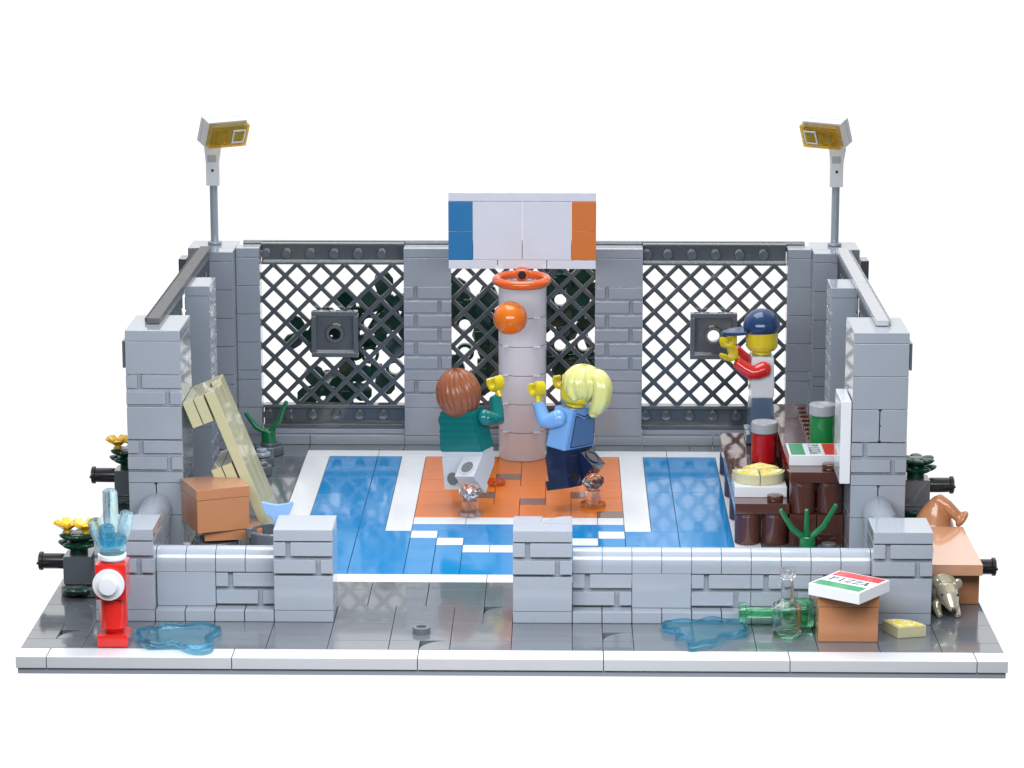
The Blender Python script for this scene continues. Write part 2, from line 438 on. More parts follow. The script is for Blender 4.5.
def slim_pillar(x, y0, y1, label, seams=(1.0, 2.2, 3.4, 3.8, 5.0, 6.2, 7.4, 8.6), grp='slim grey pillars of the cage', x1=None, tex=False):
    x1 = x+1 if x1 is None else x1
    t = thing('slim_pillar', ((x+x1)/2, (y0+y1)/2, .6), label, 'pillar', grp)
    b = B(); z = .6
    for s in seams:
        if tex and s-z > 1: masonry_side(b, x, x1, y0, y1, z)
        b.box(x+(.06 if tex and s-z > 1 else 0), x1-(.06 if tex and s-z > 1 else 0), y0-(.01 if tex else 0), y1, z, s); z = s
    build('shaft', b, 'grey', t)
    b = B(); b.box(x, x1, y0, y1, z, 9.0); build('capstone', b, 'grey', t)
    return t
slim_pillar(3, 21, 23, 'slim grey pillar midway along the left side of the cage', tex=True)
slim_pillar(28, 21, 23, 'slim grey pillar midway along the right side of the cage', tex=True)
slim_pillar(4, 30, 31, 'slim grey pillar at the left end of the back lattice')
slim_pillar(27, 30, 31, 'slim grey pillar at the right end of the back lattice')
def corner_pillar(x, xi, label):
    t = thing('corner_pillar', (x+1, 30.5, .6), label, 'pillar', 'back corner pillars carrying the lamps')
    b = B(); z = .6
    for s in (1.0, 2.2, 3.4, 3.8, 5.0, 6.2, 7.4, 8.6):
        b.box(xi, xi+1, 29, 30, z, s); b.box(x, x+2, 30, 32, z, s); z = s
    build('shaft', b, 'grey', t)
    b = B(); b.box(xi, xi+1, 29, 30, 8.6, 9.0); b.box(x, x+2, 30, 32, 8.6, 9.0); build('capstone', b, 'grey', t)
    b = B(); xo = x-.35 if xi > x else x+2.0
    b.box(xo, xo+.35, 29.6, 30.6, 7.6, 8.6, bev=.03); build('side_panel', b, 'dgrey', t)
corner_pillar(2, 3, 'back left corner pillar under the left lamp')
corner_pillar(28, 28, 'back right corner pillar under the right lamp')

def column(x, label):
    t = thing('brick_column', (x+1, 30.5, .6), label, 'column', 'brick columns of the back wall')
    b = B(); y0, y1 = 30, 31
    b.box(x, x+2, y0, y1, .6, 1.0); b.box(x, x+2, y0, y1, 1.0, 2.2)
    b.box(x, x+2, y0, y1, 2.2, 2.8); masonry(b, x, x+2, y0, y1, 2.8, rows=1, first=1); b.box(x, x+2, y0, y1, 3.4, 3.8)
    masonry(b, x, x+2, y0, y1, 3.8, rows=6)
    b.box(x, x+2, y0, y1, 7.4, 8.6)
    build('shaft', b, 'grey', t)
    b = B(); b.box(x, x+2, y0, y1, 8.6, 9.0); build('capstone', b, 'grey', t)
column(11, 'brick column of the back wall left of the hoop')
column(19, 'brick column of the back wall right of the hoop')

# ------------------------------------------------------------------ lattice fences (built once, copied)
def lattice_bars(b, w, z0, z1, yc, th=.185, dep=.16):
    """diagonal bars in the xz plane, clipped to the opening"""
    def seg(c, s):
        pts = []
        for x in (0, w):
            z = c - s*x
            if z0-1e-6 <= z <= z1+1e-6: pts.append((x, z))
        for z in (z0, z1):
            x = (c - z)/s
            if 1e-6 < x < w-1e-6: pts.append((x, z))
        return pts
    for s in (1, -1):
        cs = [z0 + k + .5 for k in range(-7, 14)] if s == 1 else [z0 + k + .5 for k in range(-7, 7)]
        for c in cs:
            p = seg(c, s)
            if len(p) < 2: continue
            (xa, za), (xb, zb) = p[0], p[1]
            if math.hypot(xa-xb, za-zb) < .2: continue
            L = math.hypot(xb-xa, zb-za); a = math.atan2(zb-za, xb-xa)
            T = Matrix.Translation(((xa+xb)/2, yc+(.012 if s == 1 else -.012), (za+zb)/2)) @ Matrix.Rotation(-a, 4, 'Y')
            b.box(-L/2, L/2, -dep/2, dep/2, -th/2, th/2, T=T, bev=.035, gap=0)
def make_fence(label, grp, w=6, plate=True):
    t = thing('lattice_fence', (0, 0, 0), label, 'fence', grp, world=False)
    b = B(); lattice_bars(b, w, 2.2, 8.2, .75); build('lattice', b, 'lattice', t)
    b = B()
    b.box(0, w, .9, 1.1, 8.2, 9.0, gap=.003); b.box(0, w, .7, 1.1, 9.0, 9.1, gap=.003, bev=.03); b.box(0, w, .6, .95, 8.2, 8.32, gap=.003, bev=.03)
    for i in range(0, w+1): 
        if .2 < i < w-.1 or i == 0: b.stud(i+.05 if i else .18, .9, 8.62, axis='y', T=Matrix.Translation((0, -.18, 0)), r=.21)
    build('top_rail', b, 'dgrey', t)
    b = B()
    b.box(0, w, .9, 1.1, 1.2, 2.2, gap=.003); b.box(0, w, .55, .95, 2.06, 2.2, gap=.003, bev=.03); b.box(0, w, .5, .95, 1.2, 1.36, gap=.003, bev=.03)
    for i in range(0, w+1):
        if .2 < i < w-.1 or i == 0: b.stud(i+.05 if i else .18, .9, 1.72, axis='y', T=Matrix.Translation((0, -.18, 0)), r=.21)
    build('bottom_rail', b, 'dgrey', t)
    return t
G1 = 'lattice fences between the back columns'
f0 = make_fence('back lattice fence on the left, with a square hatch whose hole shows green', G1)
f0.location = (5, 30, 0)
f1 = dup(f0, (13, 30, 0), 'middle back lattice fence behind the hoop post')
f2 = dup(f0, (21, 30, 0), 'back lattice fence on the right, with a square hatch whose hole shows white')
def hatch(parent, x, z):
    b = B(); y = .42; s = .98
    # square rim and recessed panel with a round hole and raised collar
    for a in ((x-s, x+s, z+s-.2, z+s), (x-s, x+s, z-s, z-s+.2), (x-s, x-s+.2, z-s+.2, z+s-.2), (x+s-.2, x+s, z-s+.2, z+s-.2)):
        b.box(a[0], a[1], y-.42, y, a[2], a[3], gap=0, bev=.03)
    t = bmesh.new(); n = 32; r = .25; q = s-.19
    inner = [t.verts.new((x+r*math.cos(2*PI*i/n), y-.1, z+r*math.sin(2*PI*i/n))) for i in range(n)]
    outer = []
    for i in range(n):
        c, s_ = math.cos(2*PI*i/n), math.sin(2*PI*i/n); k = q/max(abs(c), abs(s_)); outer.append(t.verts.new((x+k*c, y-.1, z+k*s_)))
    for i in range(n): j = (i+1) % n; t.faces.new((inner[i], inner[j], outer[j], outer[i]))
    g = bmesh.ops.extrude_face_region(t, geom=list(t.faces)); bmesh.ops.translate(t, vec=(0, .12, 0), verts=[v for v in g['geom'] if isinstance(v, bmesh.types.BMVert)])
    bmesh.ops.recalc_face_normals(t, faces=t.faces); b._add(t, None)
    b.lathe([(.25, -.12), (.25, .2), (.37, .2), (.39, .17), (.39, -.12)], seg=32, T=Matrix.Translation((x, y-.12, z)) @ Matrix.Rotation(PI/2, 4, 'X'))
    build('hatch', b, 'dgrey', parent)
hatch(f0, 3.1, 5.34); hatch(f2, 2.97, 5.30)
# footings below the lattices
for x0, lb in ((5, 'left'), (13, 'middle'), (21, 'right')):
    b = B(); b.box(x0, x0+2 if x0 == 5 else x0+3, 30, 31, .6, 1.0, bev=.035); b.box(x0+2 if x0 == 5 else x0+3, x0+6, 30, 31, .6, 1.0, bev=.035)
    b.box(x0, x0+6, 30.3, 31, 1.0, 1.2)
    tag(build('fence_footing', b, 'grey', base=(x0+3, 30.5, .6)), 'low grey kerb under the %s back lattice fence' % lb, 'kerb', 'kerbs under the back fences')
b = B(); b.box(4.2, 27.8, 31.12, 31.4, 8.7, 9.14, bev=.03)
tag(build('fence_rail', b, 'dgrey', base=(16, 31.2, 9.0)), 'long dark rail running behind the top of the back wall', 'rail')
# side fences: same lattice turned 90 degrees with a flat tile rail on top
G2 = 'lattice fences on the sides of the cage'
def side_fence(y0, left, label):
    src = side_fence.src
    if src is None:
        t = thing('side_fence', (0, 0, 0), label, 'fence', G2, world=False)
        b = B(); lattice_bars(b, 6, 2.2, 8.2, 0); build('lattice', b, 'lattice', t)
        b = B(); b.box(0, 6, -.14, .14, 8.7, 9.0, gap=.003)
        for k in range(0, 12): b.box(k*.5+.05, k*.5+.17, -.1, .1, 8.2, 8.7, gap=0, bev=.015)
        build('top_rail', b, 'dgrey', t)
        b = B(); b.box(0, 6, -.2, .2, .6, 2.2, gap=.003); build('bottom_rail', b, 'dgrey', t)
        side_fence.src = t; r = t
    else: r = dup(src, (0, 0, 0), label)
    # left: fence runs along +y at x=3 ; right at x=29
    r.location = (2.88 if left else 29.14, y0, 0); r.rotation_euler = (0, 0, PI/2)
    return r
side_fence.src = None
side_fence(15, True, 'left side lattice fence nearer the camera, between tall and slim pillars')
side_fence(23, True, 'left side lattice fence nearer the back, before the corner pillar')
side_fence(15, False, 'right side lattice fence nearer the camera, between tall and slim pillars')
side_fence(23, False, 'right side lattice fence nearer the back, before the corner pillar')
for x, lb in ((2.88, 'left'), (29.14, 'right')):
    b = B(); b.box(x-.24, x+.24, 13.2, 21, 9.005, 9.22, bev=.03); b.box(x-.24, x+.24, 21, 29.2, 9.005, 9.22, bev=.03)
    s = -1 if lb == 'left' else 1
    for k in range(58): 
        yy = 13.5+k*.27; xa = x+s*.22; b.box(min(xa, xa+s*.13), max(xa, xa+s*.13), yy, yy+.13, 9.02, 9.17, gap=0, bev=.01)
    tag(build('fence_rail', b, 'lid' if lb == 'right' else 'rail', base=(x, 21, 9.0)), 'long flat %s grey rail lying along the top of the %s side fence' % ('pale' if lb == 'right' else 'dark', lb), 'rail')

# ------------------------------------------------------------------ hoop
t = thing('basketball_hoop', (16, 28, .6), 'basketball hoop with round white post, striped backboard and orange rim', 'basketball hoop')
b = B(); z = .6
for k in range(6):
    h = 1.2; b.cyl((16, 28, z), .985, h-.012, bev=.03, seg=56)
    z += h
b.cyl((16, 28, z), .985, .35, seg=56)
for k in range(1, 6):
    zz = .6+1.2*k
    b.box(16.45, 16.75, 27.03, 27.2, zz-.02, zz+.05, bev=.01, gap=0); b.box(15.2, 15.45, 27.13, 27.3, zz-.02, zz+.05, bev=.01, gap=0)
build('post', b, 'post', t)
bb = B(); y0 = 27.0
bb.box(13, 19, y0, y0+.4, 11.43, 11.8, bev=.03)
bb.box(13, 15, y0, y0+.4, 8.66, 9.03, bev=.03); bb.box(15, 17, y0, y0+.4, 8.66, 9.03, bev=.03); bb.box(17, 19, y0, y0+.4, 8.66, 9.03, bev=.03)
bb.box(14, 16, y0, y0+.4, 9.03, 11.43, bev=.02); bb.box(16, 18, y0, y0+.4, 9.03, 11.43, bev=.02)
bbo = build('backboard', bb, 'board', t)
for c, x, n in (('blueb', 13, 'stripe'), ('orangeb', 18, 'stripe')):
    b = B(); b.box(x, x+1, y0, y0+.4, 9.03, 10.22, bev=.02, gap=.003); b.box(x, x+1, y0, y0+.4, 10.22, 11.43, bev=.02, gap=.003)
    s = build(n, b, c, t)
    s['label'] = 'blue left stripe of the backboard' if c == 'blueb' else 'orange right stripe of the backboard'
b = B(); b.torus((0, 0, 0), 1.02, .175, T=Matrix.Translation((16, 25.86, 8.42)) @ Matrix.Rotation(math.radians(3), 4, 'X'))
b.cyl((16, 26.6, 8.5), .3, .4, axis='y', bev=.08)
b.tube([(15.5, 26.8, 8.42), (15.75, 26.85, 8.5), (16.25, 26.85, 8.5), (16.5, 26.8, 8.42)], .17)
rg = build('rim', b, 'ring', t)
b = B(); b.cyl((16, 26.585, 8.48), .17, .1, axis='y', bev=.0); build('bolt_hole', b, 'black', t)
b = B(); b.ball((15.55, 25.0, 7.02), .68, u=48, v=32); tag(build('basketball', b, 'ball', base=(15.55, 25.0, 7.02)), 'plain orange basketball in the air below the rim', 'ball')

# ------------------------------------------------------------------ floodlights
def lamp(x, sgn, label):
    t = thing('floodlight', (x, 31, 9.0), label, 'lamp', 'floodlights on the back corners', world=False)
    b = B(); b.cyl((0, 0, 0), .3, .14, bev=.04); b.cyl((0, 0, .1), .17, 2.6, bev=.02); build('pole', b, 'lampg', t)
    b = B()
    b.prism([(-.28, 2.5), (.28, 2.5), (.28, 3.5), (.38, 4.15), (-.34, 4.15), (-.28, 3.5)], -.26, .26, axis='y', bev=.03)
    g = build('bracket', b, 'white', t)
    b = B(); b.cyl((0, -.275, 3.15), .06, .03, axis='y', bev=0); build('screw_hole', b, 'black', g)
    b = B(); b.box(-.2, .16, -.27, -.25, 3.5, 3.8, bev=.01, gap=0); build('slot_plate', b, 'lid', g)
    T = Matrix.Translation((sgn*.58, -.2, 4.70)) @ Matrix.Rotation(sgn*math.radians(38), 4, 'Z') @ Matrix.Rotation(math.radians(22), 4, 'X')
    b = B(); b.box(-.9, .9, -.34, 0, -.5, .5, T=T, bev=.045, gap=0)
    h = build('lens', b, 'lens', t)
    for k in (-.42, .42):
        b = B()
        for q in ((-.3, .3, .24, .3), (-.3, .3, -.3, -.24), (-.3, -.24, -.24, .24), (.24, .3, -.24, .24)): b.box(k+q[0], k+q[1], -.37, -.325, q[2], q[3], T=T, bev=.01, gap=0)
        build('lens_frame_glint', b, 'white' if k*sgn > 0 else 'lens', h)  # inner lines of the lens; the white one paints a reflection
    b = B(); b.box(-.95, .95, .0, .36, -.56, .56, T=T, bev=.04, gap=0); b.box(-.95, .95, .375, .62, -.56, .56, T=T, bev=.04, gap=0)
    build('housing', b, 'white', t)
    return t
lamp(3.03, 1, 'floodlight with amber lens on the back left corner, turned to the right')
lamp(29.02, -1, 'floodlight with amber lens on the back right corner, turned to the left')

# ------------------------------------------------------------------ front items
# hydrant
t = thing('fire_hydrant', (3, 1.53, .6), 'red toy fire hydrant with a white round outlet, at the front left', 'fire hydrant')
b = B(); b.box(2.49, 3.51, 1.03, 2.05, .6, 1.0, bev=.035); b.lathe([(0, 1), (.3, 1), (.36, 1.12), (.46, 1.2), (.46, 2.2), (0, 2.2)], T=Matrix.Translation((3, 1.54, 0)))
b.box(2.49, 3.51, 1.03, 2.05, 2.2, 3.4, bev=.035)
build('body', b, 'red', t)
b = B(); b.cyl((2.95, .86, 2.75), .52, .16, axis='y'); b.cyl((2.95, .68, 2.75), .3, .2, axis='y'); build('outlet', b, 'white', t)
b = B(); b.cyl((3.0, 1.54, 3.4), .38, .1); b.cyl((3.0, 1.54, 3.48), .47, .17); build('collar', b, 'white', t)
# splash on the hydrant
t = thing('water_splash', (3, 1.54, 3.65), 'clear blue water jet with five prongs rising from the red hydrant', 'water')
b = B(); b.lathe([(0, 0), (.40, 0), (.46, .1), (.47, .55), (.40, .6), (.36, .3), (0, .26)], T=Matrix.Translation((3, 1.54, 3.65)), seg=24); build('base_ring', b, 'water', t)
for dx, dy, h, sx, w, mt in ((-.36, -.05, 1.2, -.20, .24, 'water'), (-.05, .28, 2.1, -.02, .26, 'water'), (.34, .1, 1.42, .17, .24, 'water'), (-.08, -.28, 1.05, -.04, .27, 'waterd'), (.22, -.25, .75, .08, .2, 'water')):
    b = B(); p = [Vector((3+dx*.85, 1.54+dy, 3.95)), Vector((3+dx+sx*.3, 1.54+dy, 3.65+h*.55)), Vector((3+dx+sx, 1.54+dy*1.1, 3.65+h-.12))]
    b.tube(p, [w*.75, w, w*.95], seg=12); build('prong', b, mt, t)

def blob(name, c, pts, label, lev=.6):
    t = thing(name, (c[0], c[1], lev), label, 'puddle', 'clear blue puddles on the pavement')
    # smooth closed outline
    n = len(pts); out = []
    for i in range(n):
        p0, p1, p2, p3 = [Vector(pts[(i+k-1) % n]) for k in range(4)]
        for j in range(5):
            s = j/5; out.append(.5*((2*p1)+(p2-p0)*s+(2*p0-5*p1+4*p2-p3)*s*s+(3*p1-p0-3*p2+p3)*s**3))
    def ring(b, f, z0, z1, wz=0):
        o = [(c[0]+(q.x-c[0])*f, c[1]+(q.y-c[1])*f) for q in out]; b.prism(o, z0, z1, bev=.035)
    b = B(); ring(b, 1, lev+.004, lev+.17); build('pool', b, 'water', t)
    b = B(); pp = [(c[0]+(q.x-c[0])*.93, c[1]+(q.y-c[1])*.9, lev+.2+.035*math.sin(i*.9)) for i, q in enumerate(out)]; pp.append(pp[0])
    b.tube(pp, .085, seg=10, cap=False); build('rim_wave', b, 'waterd', t)
blob('puddle', (5.0, 1.8), [(3.62, 1.9), (3.6, 2.5), (4.1, 2.55), (4.4, 2.95), (5.3, 3.1), (6.1, 3.0), (6.4, 2.5), (6.1, 1.6), (6.35, .7), (6.1, .2), (5.6, .3), (5.2, .75), (4.6, .75), (4.1, .85)], 'clear blue puddle at the foot of the red hydrant')
blob('puddle', (22.5, 2.7), [(20.95, 3.1), (21.2, 3.75), (21.9, 3.7), (22.6, 4.0), (23.3, 3.9), (23.85, 3.4), (23.7, 2.4), (23.0, 2.05), (22.7, 1.4), (22.1, .9), (21.75, .9), (21.8, 1.7), (21.4, 2.0), (21.4, 2.6)], 'clear blue puddle beside the green bottle')
# single dark stud ring
b = B(); b.lathe([(.17, 0), (.17, .2), (.28, .2), (.3, .18), (.3, 0)], T=Matrix.Translation((13, 2.9, .6)), seg=28); b.cyl((13, 2.9, .6), .18, .05)
tag(build('ring_stud', b, 'dgrey', base=(13, 2.9, .6)), 'small dark grey hollow stud on the pavement before the entrance', 'stud')

# clear flask (thick glass shell)
b = B(); b.lathe([(0, .0), (.40, 0), (.47, .08), (.50, .16), (.50, .98), (.46, 1.1), (.30, 1.18), (.215, 1.25), (.20, 1.95), (.24, 2.0), (.28, 2.05), (.28, 2.28), (.26, 2.3), (.2, 2.3), (.14, 2.25), (.13, 1.3), (.16, 1.22), (.36, 1.02), (.39, .95), (.39, .25), (.30, .15), (0, .13)], T=Matrix.Translation((25.08, 2.72, .6)), seg=48)
tag(build('bottle', b, 'flask', base=(25.08, 2.72, .6)), 'clear glass bottle with long neck standing before the low wall', 'bottle')
# green bottle lying on its side, neck to the left
R = Matrix.Translation((26.0, 3.42, 1.2)) @ Matrix.Rotation(-PI/2, 4, 'Y')
b = B(); b.lathe([(0, 0), (.44, 0), (.48, .06), (.48, 1.0), (.44, 1.1), (.25, 1.15), (.19, 1.22), (.19, 2.15), (.24, 2.2), (.33, 2.25), (.33, 2.42), (.31, 2.46), (.2, 2.46), (.12, 2.4), (.11, 1.3), (.34, 1.0), (.36, .9), (.36, .2), (0, .12)], T=R, seg=40)
for k in range(6): b.box(-.03, .03, -.50, -.46, .12, .95, T=R @ Matrix.Rotation(k*PI/3, 4, 'Z'), bev=.01, gap=0)
for dz in (0,): pass
tag(build('bottle', b, 'gbot', base=(24.9, 3.42, .7)), 'green glass bottle lying on its side behind the clear bottle', 'bottle')

def crate_box(name, x0, x1, y0, y1, z0, label, T=None, lid=.4, h=1.6, cat='crate', base=None):
    t = thing(name, base or ((x0+x1)/2, (y0+y1)/2, z0), label, cat)
    b = B(); b.box(x0+.02, x1-.02, y0+.02, y1-.02, z0, z0+h-lid, bev=.035, T=T); build('body', b, 'nougat', t)
    b = B(); b.box(x0, x1, y0, y1, z0+h-lid, z0+h, bev=.035, T=T); build('lid', b, 'nougat', t)
    return t
crate_box('crate', 26.03, 28.05, 2.0, 3.95, .6, 'brown crate on the pavement carrying a pizza box', lid=.4)

# letters: strokes in the unit square, drawn flat
def letter(b, ch, x, y, w, h, z, T, m='ink', lw=.055, th=.008):
    def bar(xa, ya, xb, yb, k=1.0):
        xa, ya, xb, yb = x+xa*w, y+ya*h, x+xb*w, y+yb*h
        L = math.hypot(xb-xa, yb-ya); a = math.atan2(yb-ya, xb-xa)
        Tm = T @ Matrix.Translation(((xa+xb)/2, (ya+yb)/2, z)) @ Matrix.Rotation(a, 4, 'Z')
        b.box(-L/2-lw*.3, L/2+lw*.3, -lw*k/2, lw*k/2, 0, th, m, bev=0, gap=0, T=Tm)
    if ch == 'P':
        bar(.25, 0, .25, 1, 1.3); bar(.05, 0, .45, 0, .6); bar(.05, 1, .6, 1, .6); bar(.6, 1, .85, .88, .8); bar(.85, .88, .88, .68, 1.2); bar(.88, .68, .6, .5, .8); bar(.6, .5, .25, .5, .6)
    if ch == 'I': bar(.5, 0, .5, 1, 1.3); bar(.28, 0, .72, 0, .6); bar(.28, 1, .72, 1, .6)
    if ch == 'Z': bar(.1, 1, .9, 1, .7); bar(.9, 1, .1, 0, 1.3); bar(.1, 0, .9, 0, .7); bar(.1, 1, .08, .8, .6); bar(.9, 0, .93, .2, .6)
    if ch == 'A': bar(.12, 0, .5, 1, .8); bar(.5, 1, .86, 0, 1.4); bar(.26, .35, .74, .35, .6); bar(.0, 0, .26, 0, .6); bar(.7, 0, 1.0, 0, .6)
def pizza_box(cx, cy, z, rot, label, s=.97, flip=0):
    t = thing('pizza_box', (cx, cy, z), label, 'pizza box')
    T = Matrix.Translation((cx, cy, z)) @ Matrix.Rotation(rot, 4, 'Z')
    b = B(); b.box(-s, s, -s, s, 0, .4, T=T, bev=.03, gap=0); build('box', b, 'white', t)
    top = .396
    b = B(); b.box(-.88, .88, .36, .88, top, top+.010, T=T, bev=0, gap=0); o = build('red_stripe', b, 'pred', t)
    b = B(); b.box(-.88, .88, -.88, -.36, top, top+.010, T=T, bev=0, gap=0); build('green_stripe', b, 'pgreen', t)
    b = B()
    for i, ch in enumerate('PIZZA'): letter(b, ch, -.72+i*.30, -.15, .24, .36, top, T, th=.010)
    build('lettering', b, 'ink', t)
    return t
pizza_box(27.06, 2.27, 2.2, math.radians(-36.5), 'closed pizza box lying askew on the brown crate')
# pizza slices: quarter discs
def slice_piece(name, cx, cy, z, a0, label, r=1.0, mats=('crust', 'pizza'), cat='pizza slice', sq=False, a1=None, root=None, h=.4):
    a1 = a0+PI/2 if a1 is None else a1
    pts = [(cx, cy)] + [(cx+r*math.cos(a0+(a1-a0)*i/14), cy+r*math.sin(a0+(a1-a0)*i/14)) for i in range(15)]
    t = thing(name, (cx, cy, z), label, cat)
    b = B(); b.prism(pts, z, z+h-.02, bev=.03); build('crust', b, mats[0], t)
    q = .9; mx = cx + .06*r*math.cos((a0+a1)/2); my = cy + .06*r*math.sin((a0+a1)/2)
    pts = [(mx, my)] + [(mx+(r*.84)*math.cos(a0+(a1-a0)*i/14), my+(r*.84)*math.sin(a0+(a1-a0)*i/14)) for i in range(15)]
    b = B(); b.prism(pts, z+h-.03, z+h+.012, bev=.01); build('topping', b, mats[1], t)
    return t
slice_piece('pizza_slice', 28.72, 2.45, .6, math.radians(15), 'pizza slice lying on the pavement right of the crate', r=1.0, a1=math.radians(115))

# rat shelter of brown box, rat and sack on the right
t = thing('shelter_box', (31, 8, .6), 'brown box with open front sheltering the rat', 'box')
b = B(); b.box(30.95, 31.95, 6.5, 8.1, .6, 1.8, bev=.035); b.box(30.0, 30.95, 7.9, 8.1, .6, 1.8, bev=.035); b.box(31.85, 31.9, 8.1, 9.7, 1.6, 1.8, bev=.01); b.box(30.0, 31.9, 9.7, 10.4, .6, 1.8, bev=.035); build('body', b, 'nougat', t)
b = B(); b.box(30.0, 31.95, 5.8, 10.9, 1.8, 2.2, bev=.035); build('lid', b, 'toplit', t)
def rat():
    b = B(); X = 30.62
    b.tube([(X-.12, 6.7, 1.15), (X-.08, 6.3, 1.3), (X-.03, 5.8, 1.36), (X, 5.45, 1.22)], [.42, .54, .56, .42], seg=20)
    b.tube([(X, 5.6, 1.35), (X+.06, 5.3, 1.36), (X+.12, 5.05, 1.22), (X+.17, 4.8, 1.05), (X+.19, 4.66, .97)], [.34, .38, .33, .22, .14], seg=20)
    for s in (-1, 1):
        b.ball((X+s*.34+.08, 5.35, 1.66), .17, sc_=(.95, .4, 1.15), u=16, v=10)
        b.tube([(X+s*.3, 5.3, 1.0), (X+s*.32+.05, 5.1, .78), (X+s*.3+.08, 4.85, .68)], [.17, .14, .11], seg=10)
        b.tube([(X+s*.36, 6.5, 1.0), (X+s*.42, 6.4, .75), (X+s*.4, 6.15, .66)], [.22, .15, .1], seg=10)
    b.tube([(X-.05, 7.2, 1.1), (X-.1, 7.8, .75), (X-.05, 8.3, .68)], [.14, .08, .05], seg=10)
    o = build('rat', b, 'gold', base=(X, 6, .6), mods=(('REMESH', dict(mode='VOXEL', voxel_size=.035, use_smooth_shade=True)), ('SMOOTH', dict(factor=.5, iterations=3))))
    tag(o, 'pearl gold toy rat peeping out from under the brown box', 'rat')
    for s in (-1, 1):
        e = B(); e.ball((X+.12+s*.25, 4.96, 1.38), .06, u=12, v=8); build('eye', e, 'black').parent = o
    e = B(); e.ball((X+.195, 4.54, .98), .07, u=12, v=8); build('nose', e, 'black').parent = o
rat()
for o in bpy.data.objects:
    if o.name.startswith(('eye', 'nose')) and o.parent and o.parent.name.startswith('rat'): o.location = -Vector((30.62, 6, .6))
def sack():
    b = B()
    b.tube([(30.9, 11.3, .9), (30.9, 11.3, 1.5), (31.0, 11.3, 2.2), (31.08, 11.3, 2.75), (31.15, 11.2, 3.1)], [.95, 1.0, .8, .52, .3], seg=24)
    b.tube([(31.1, 11.15, 3.15), (31.45, 10.95, 2.95), (31.8, 10.8, 2.62), (32.0, 10.75, 2.45)], [.26, .25, .22, .2], seg=18)
    b.torus((0, 0, 0), .27, .11, seg=24, T=Matrix.Translation((32.02, 10.75, 2.48)) @ Matrix.Rotation(math.radians(125), 4, 'Y'))
    for k in range(5):
        a = -2.4+k*.45; b.tube([(31.05+.28*math.cos(a), 11.2+.25*math.sin(a), 2.95), (30.95+.62*math.cos(a), 11.3+.6*math.sin(a), 2.2), (30.92+.9*math.cos(a), 11.3+.9*math.sin(a), 1.2)], [.09, .13, .1], seg=10)
    o = build('sack', b, 'sack', base=(31, 11.3, .6), mods=(('REMESH', dict(mode='VOXEL', voxel_size=.06, use_smooth_shade=True)), ('SMOOTH', dict(factor=.6, iterations=5))))
    o.scale = (.9, .9, .92); o.location = (31.05, 11.95, .6)
    tag(o, 'tan brown sack with a bent tied neck behind the brown box', 'sack')
sack()

# planters outside the walls: grey rock block, black peg, green leaves, yellow flowers
def planter(x, y, z0, label, side, flowers=True, rocks=True, leaves=1):
    t = thing('planter', (x+.5, y+.5, .6), label, 'planter', 'rock planters outside the walls')
    b = B()
    if rocks:
        b.cyl((x+.35, y+.3, .6), .5, .38, seg=12, bev=.1); b.cyl((x+.95, y+.2, .6), .48, .34, seg=10, bev=.1); b.cyl((x+.6, y+.8, .6), .5, .38, seg=12, bev=.1)
    zz = 1.0
    while zz < z0-.1: b.box(x, x+1, y, y+1, zz, min(zz+1.2, z0)); zz += 1.2
    b.box(x, x+1.0, y, y+1, z0, z0+1.0, bev=.05)
    build('rock', b, 'dgrey', t)
    b = B(); s = side; xs = x if s < 0 else x+1
    cz = z0+.72
    pr = [(.0, 0), (.22, 0), (.24, .05), (.24, .78), (.29, .82), (.29, .93), (.24, .97), (.17, .97), (.17, .5), (0, .5)]
    b.lathe([(r_*1.14, z_*.93) for r_, z_ in pr], T=Matrix.Translation((xs, y+.5, cz)) @ Matrix.Rotation(s*PI/2, 4, 'Y'), seg=24)
    b.box(min(xs+s*.5, xs+s*.925), max(xs+s*.5, xs+s*.925), y+.14, y+.86, cz-.035, cz+.035, 'black', bev=0, gap=0)
    build('peg', b, 'pin', t)
    if not leaves: return t
    b = B()
    for k, (dz, r) in enumerate(((-.35, .42), (.0, 0), (1.12, .56), (1.42, .5))):
        if not r: continue
        for j in range(6):
            a = j*PI/3+k*.5; T = Matrix.Translation((x+.52, y+(.5 if dz > 0 else -.02), z0+dz+.12)) @ Matrix.Rotation(a, 4, 'Z') @ Matrix.Rotation(math.radians(-14), 4, 'Y')
            if dz < 0 and not (-2.8 < math.atan2(math.sin(a), math.cos(a)) < -.3): continue
            b.ball((r*.62, 0, 0), .42, sc_=(1, .7, .3), T=T, u=16, v=8)
    build('leaves', b, 'dgreen', t)
    b = B(); b.cyl((x+.5, y+.5, z0+.98), .32, .7, seg=20); b.cyl((x+.5, y+.5, z0+1.3), .42, .16, seg=20); b.cyl((x+.5, y+.5, z0+1.6), .26, .15, seg=20); build('stem', b, 'dgreen', t)
    if flowers:
        for fx, fy, fs in ((x+.12, y+.45, 1), (x+.78, y+.35, 1.05)):
            b = B()
            for j in range(5):
                a = j*2*PI/5+fx; T = Matrix.Translation((fx, fy, z0+1.9)) @ Matrix.Rotation(a, 4, 'Z') @ Matrix.Rotation(math.radians(-30), 4, 'Y')
                b.box(.04, .50*fs, -.16, .16, -.07, .08, T=T, bev=.06, gap=0)
            b.cyl((fx, fy, z0+1.74), .12, .26, seg=14); build('flower', b, 'flower', t)
planter(.4, 7, 1.0, 'rock planter with yellow flowers and a black peg, nearer one on the left pavement', -1)
planter(1.0, 15, 2.1, 'rock planter with yellow flowers and a black peg, farther one behind the left tall pillar', -1)
planter(30.02, 13.0, 2.35, 'rock planter without flowers beside the right tall pillar', 1, flowers=False)
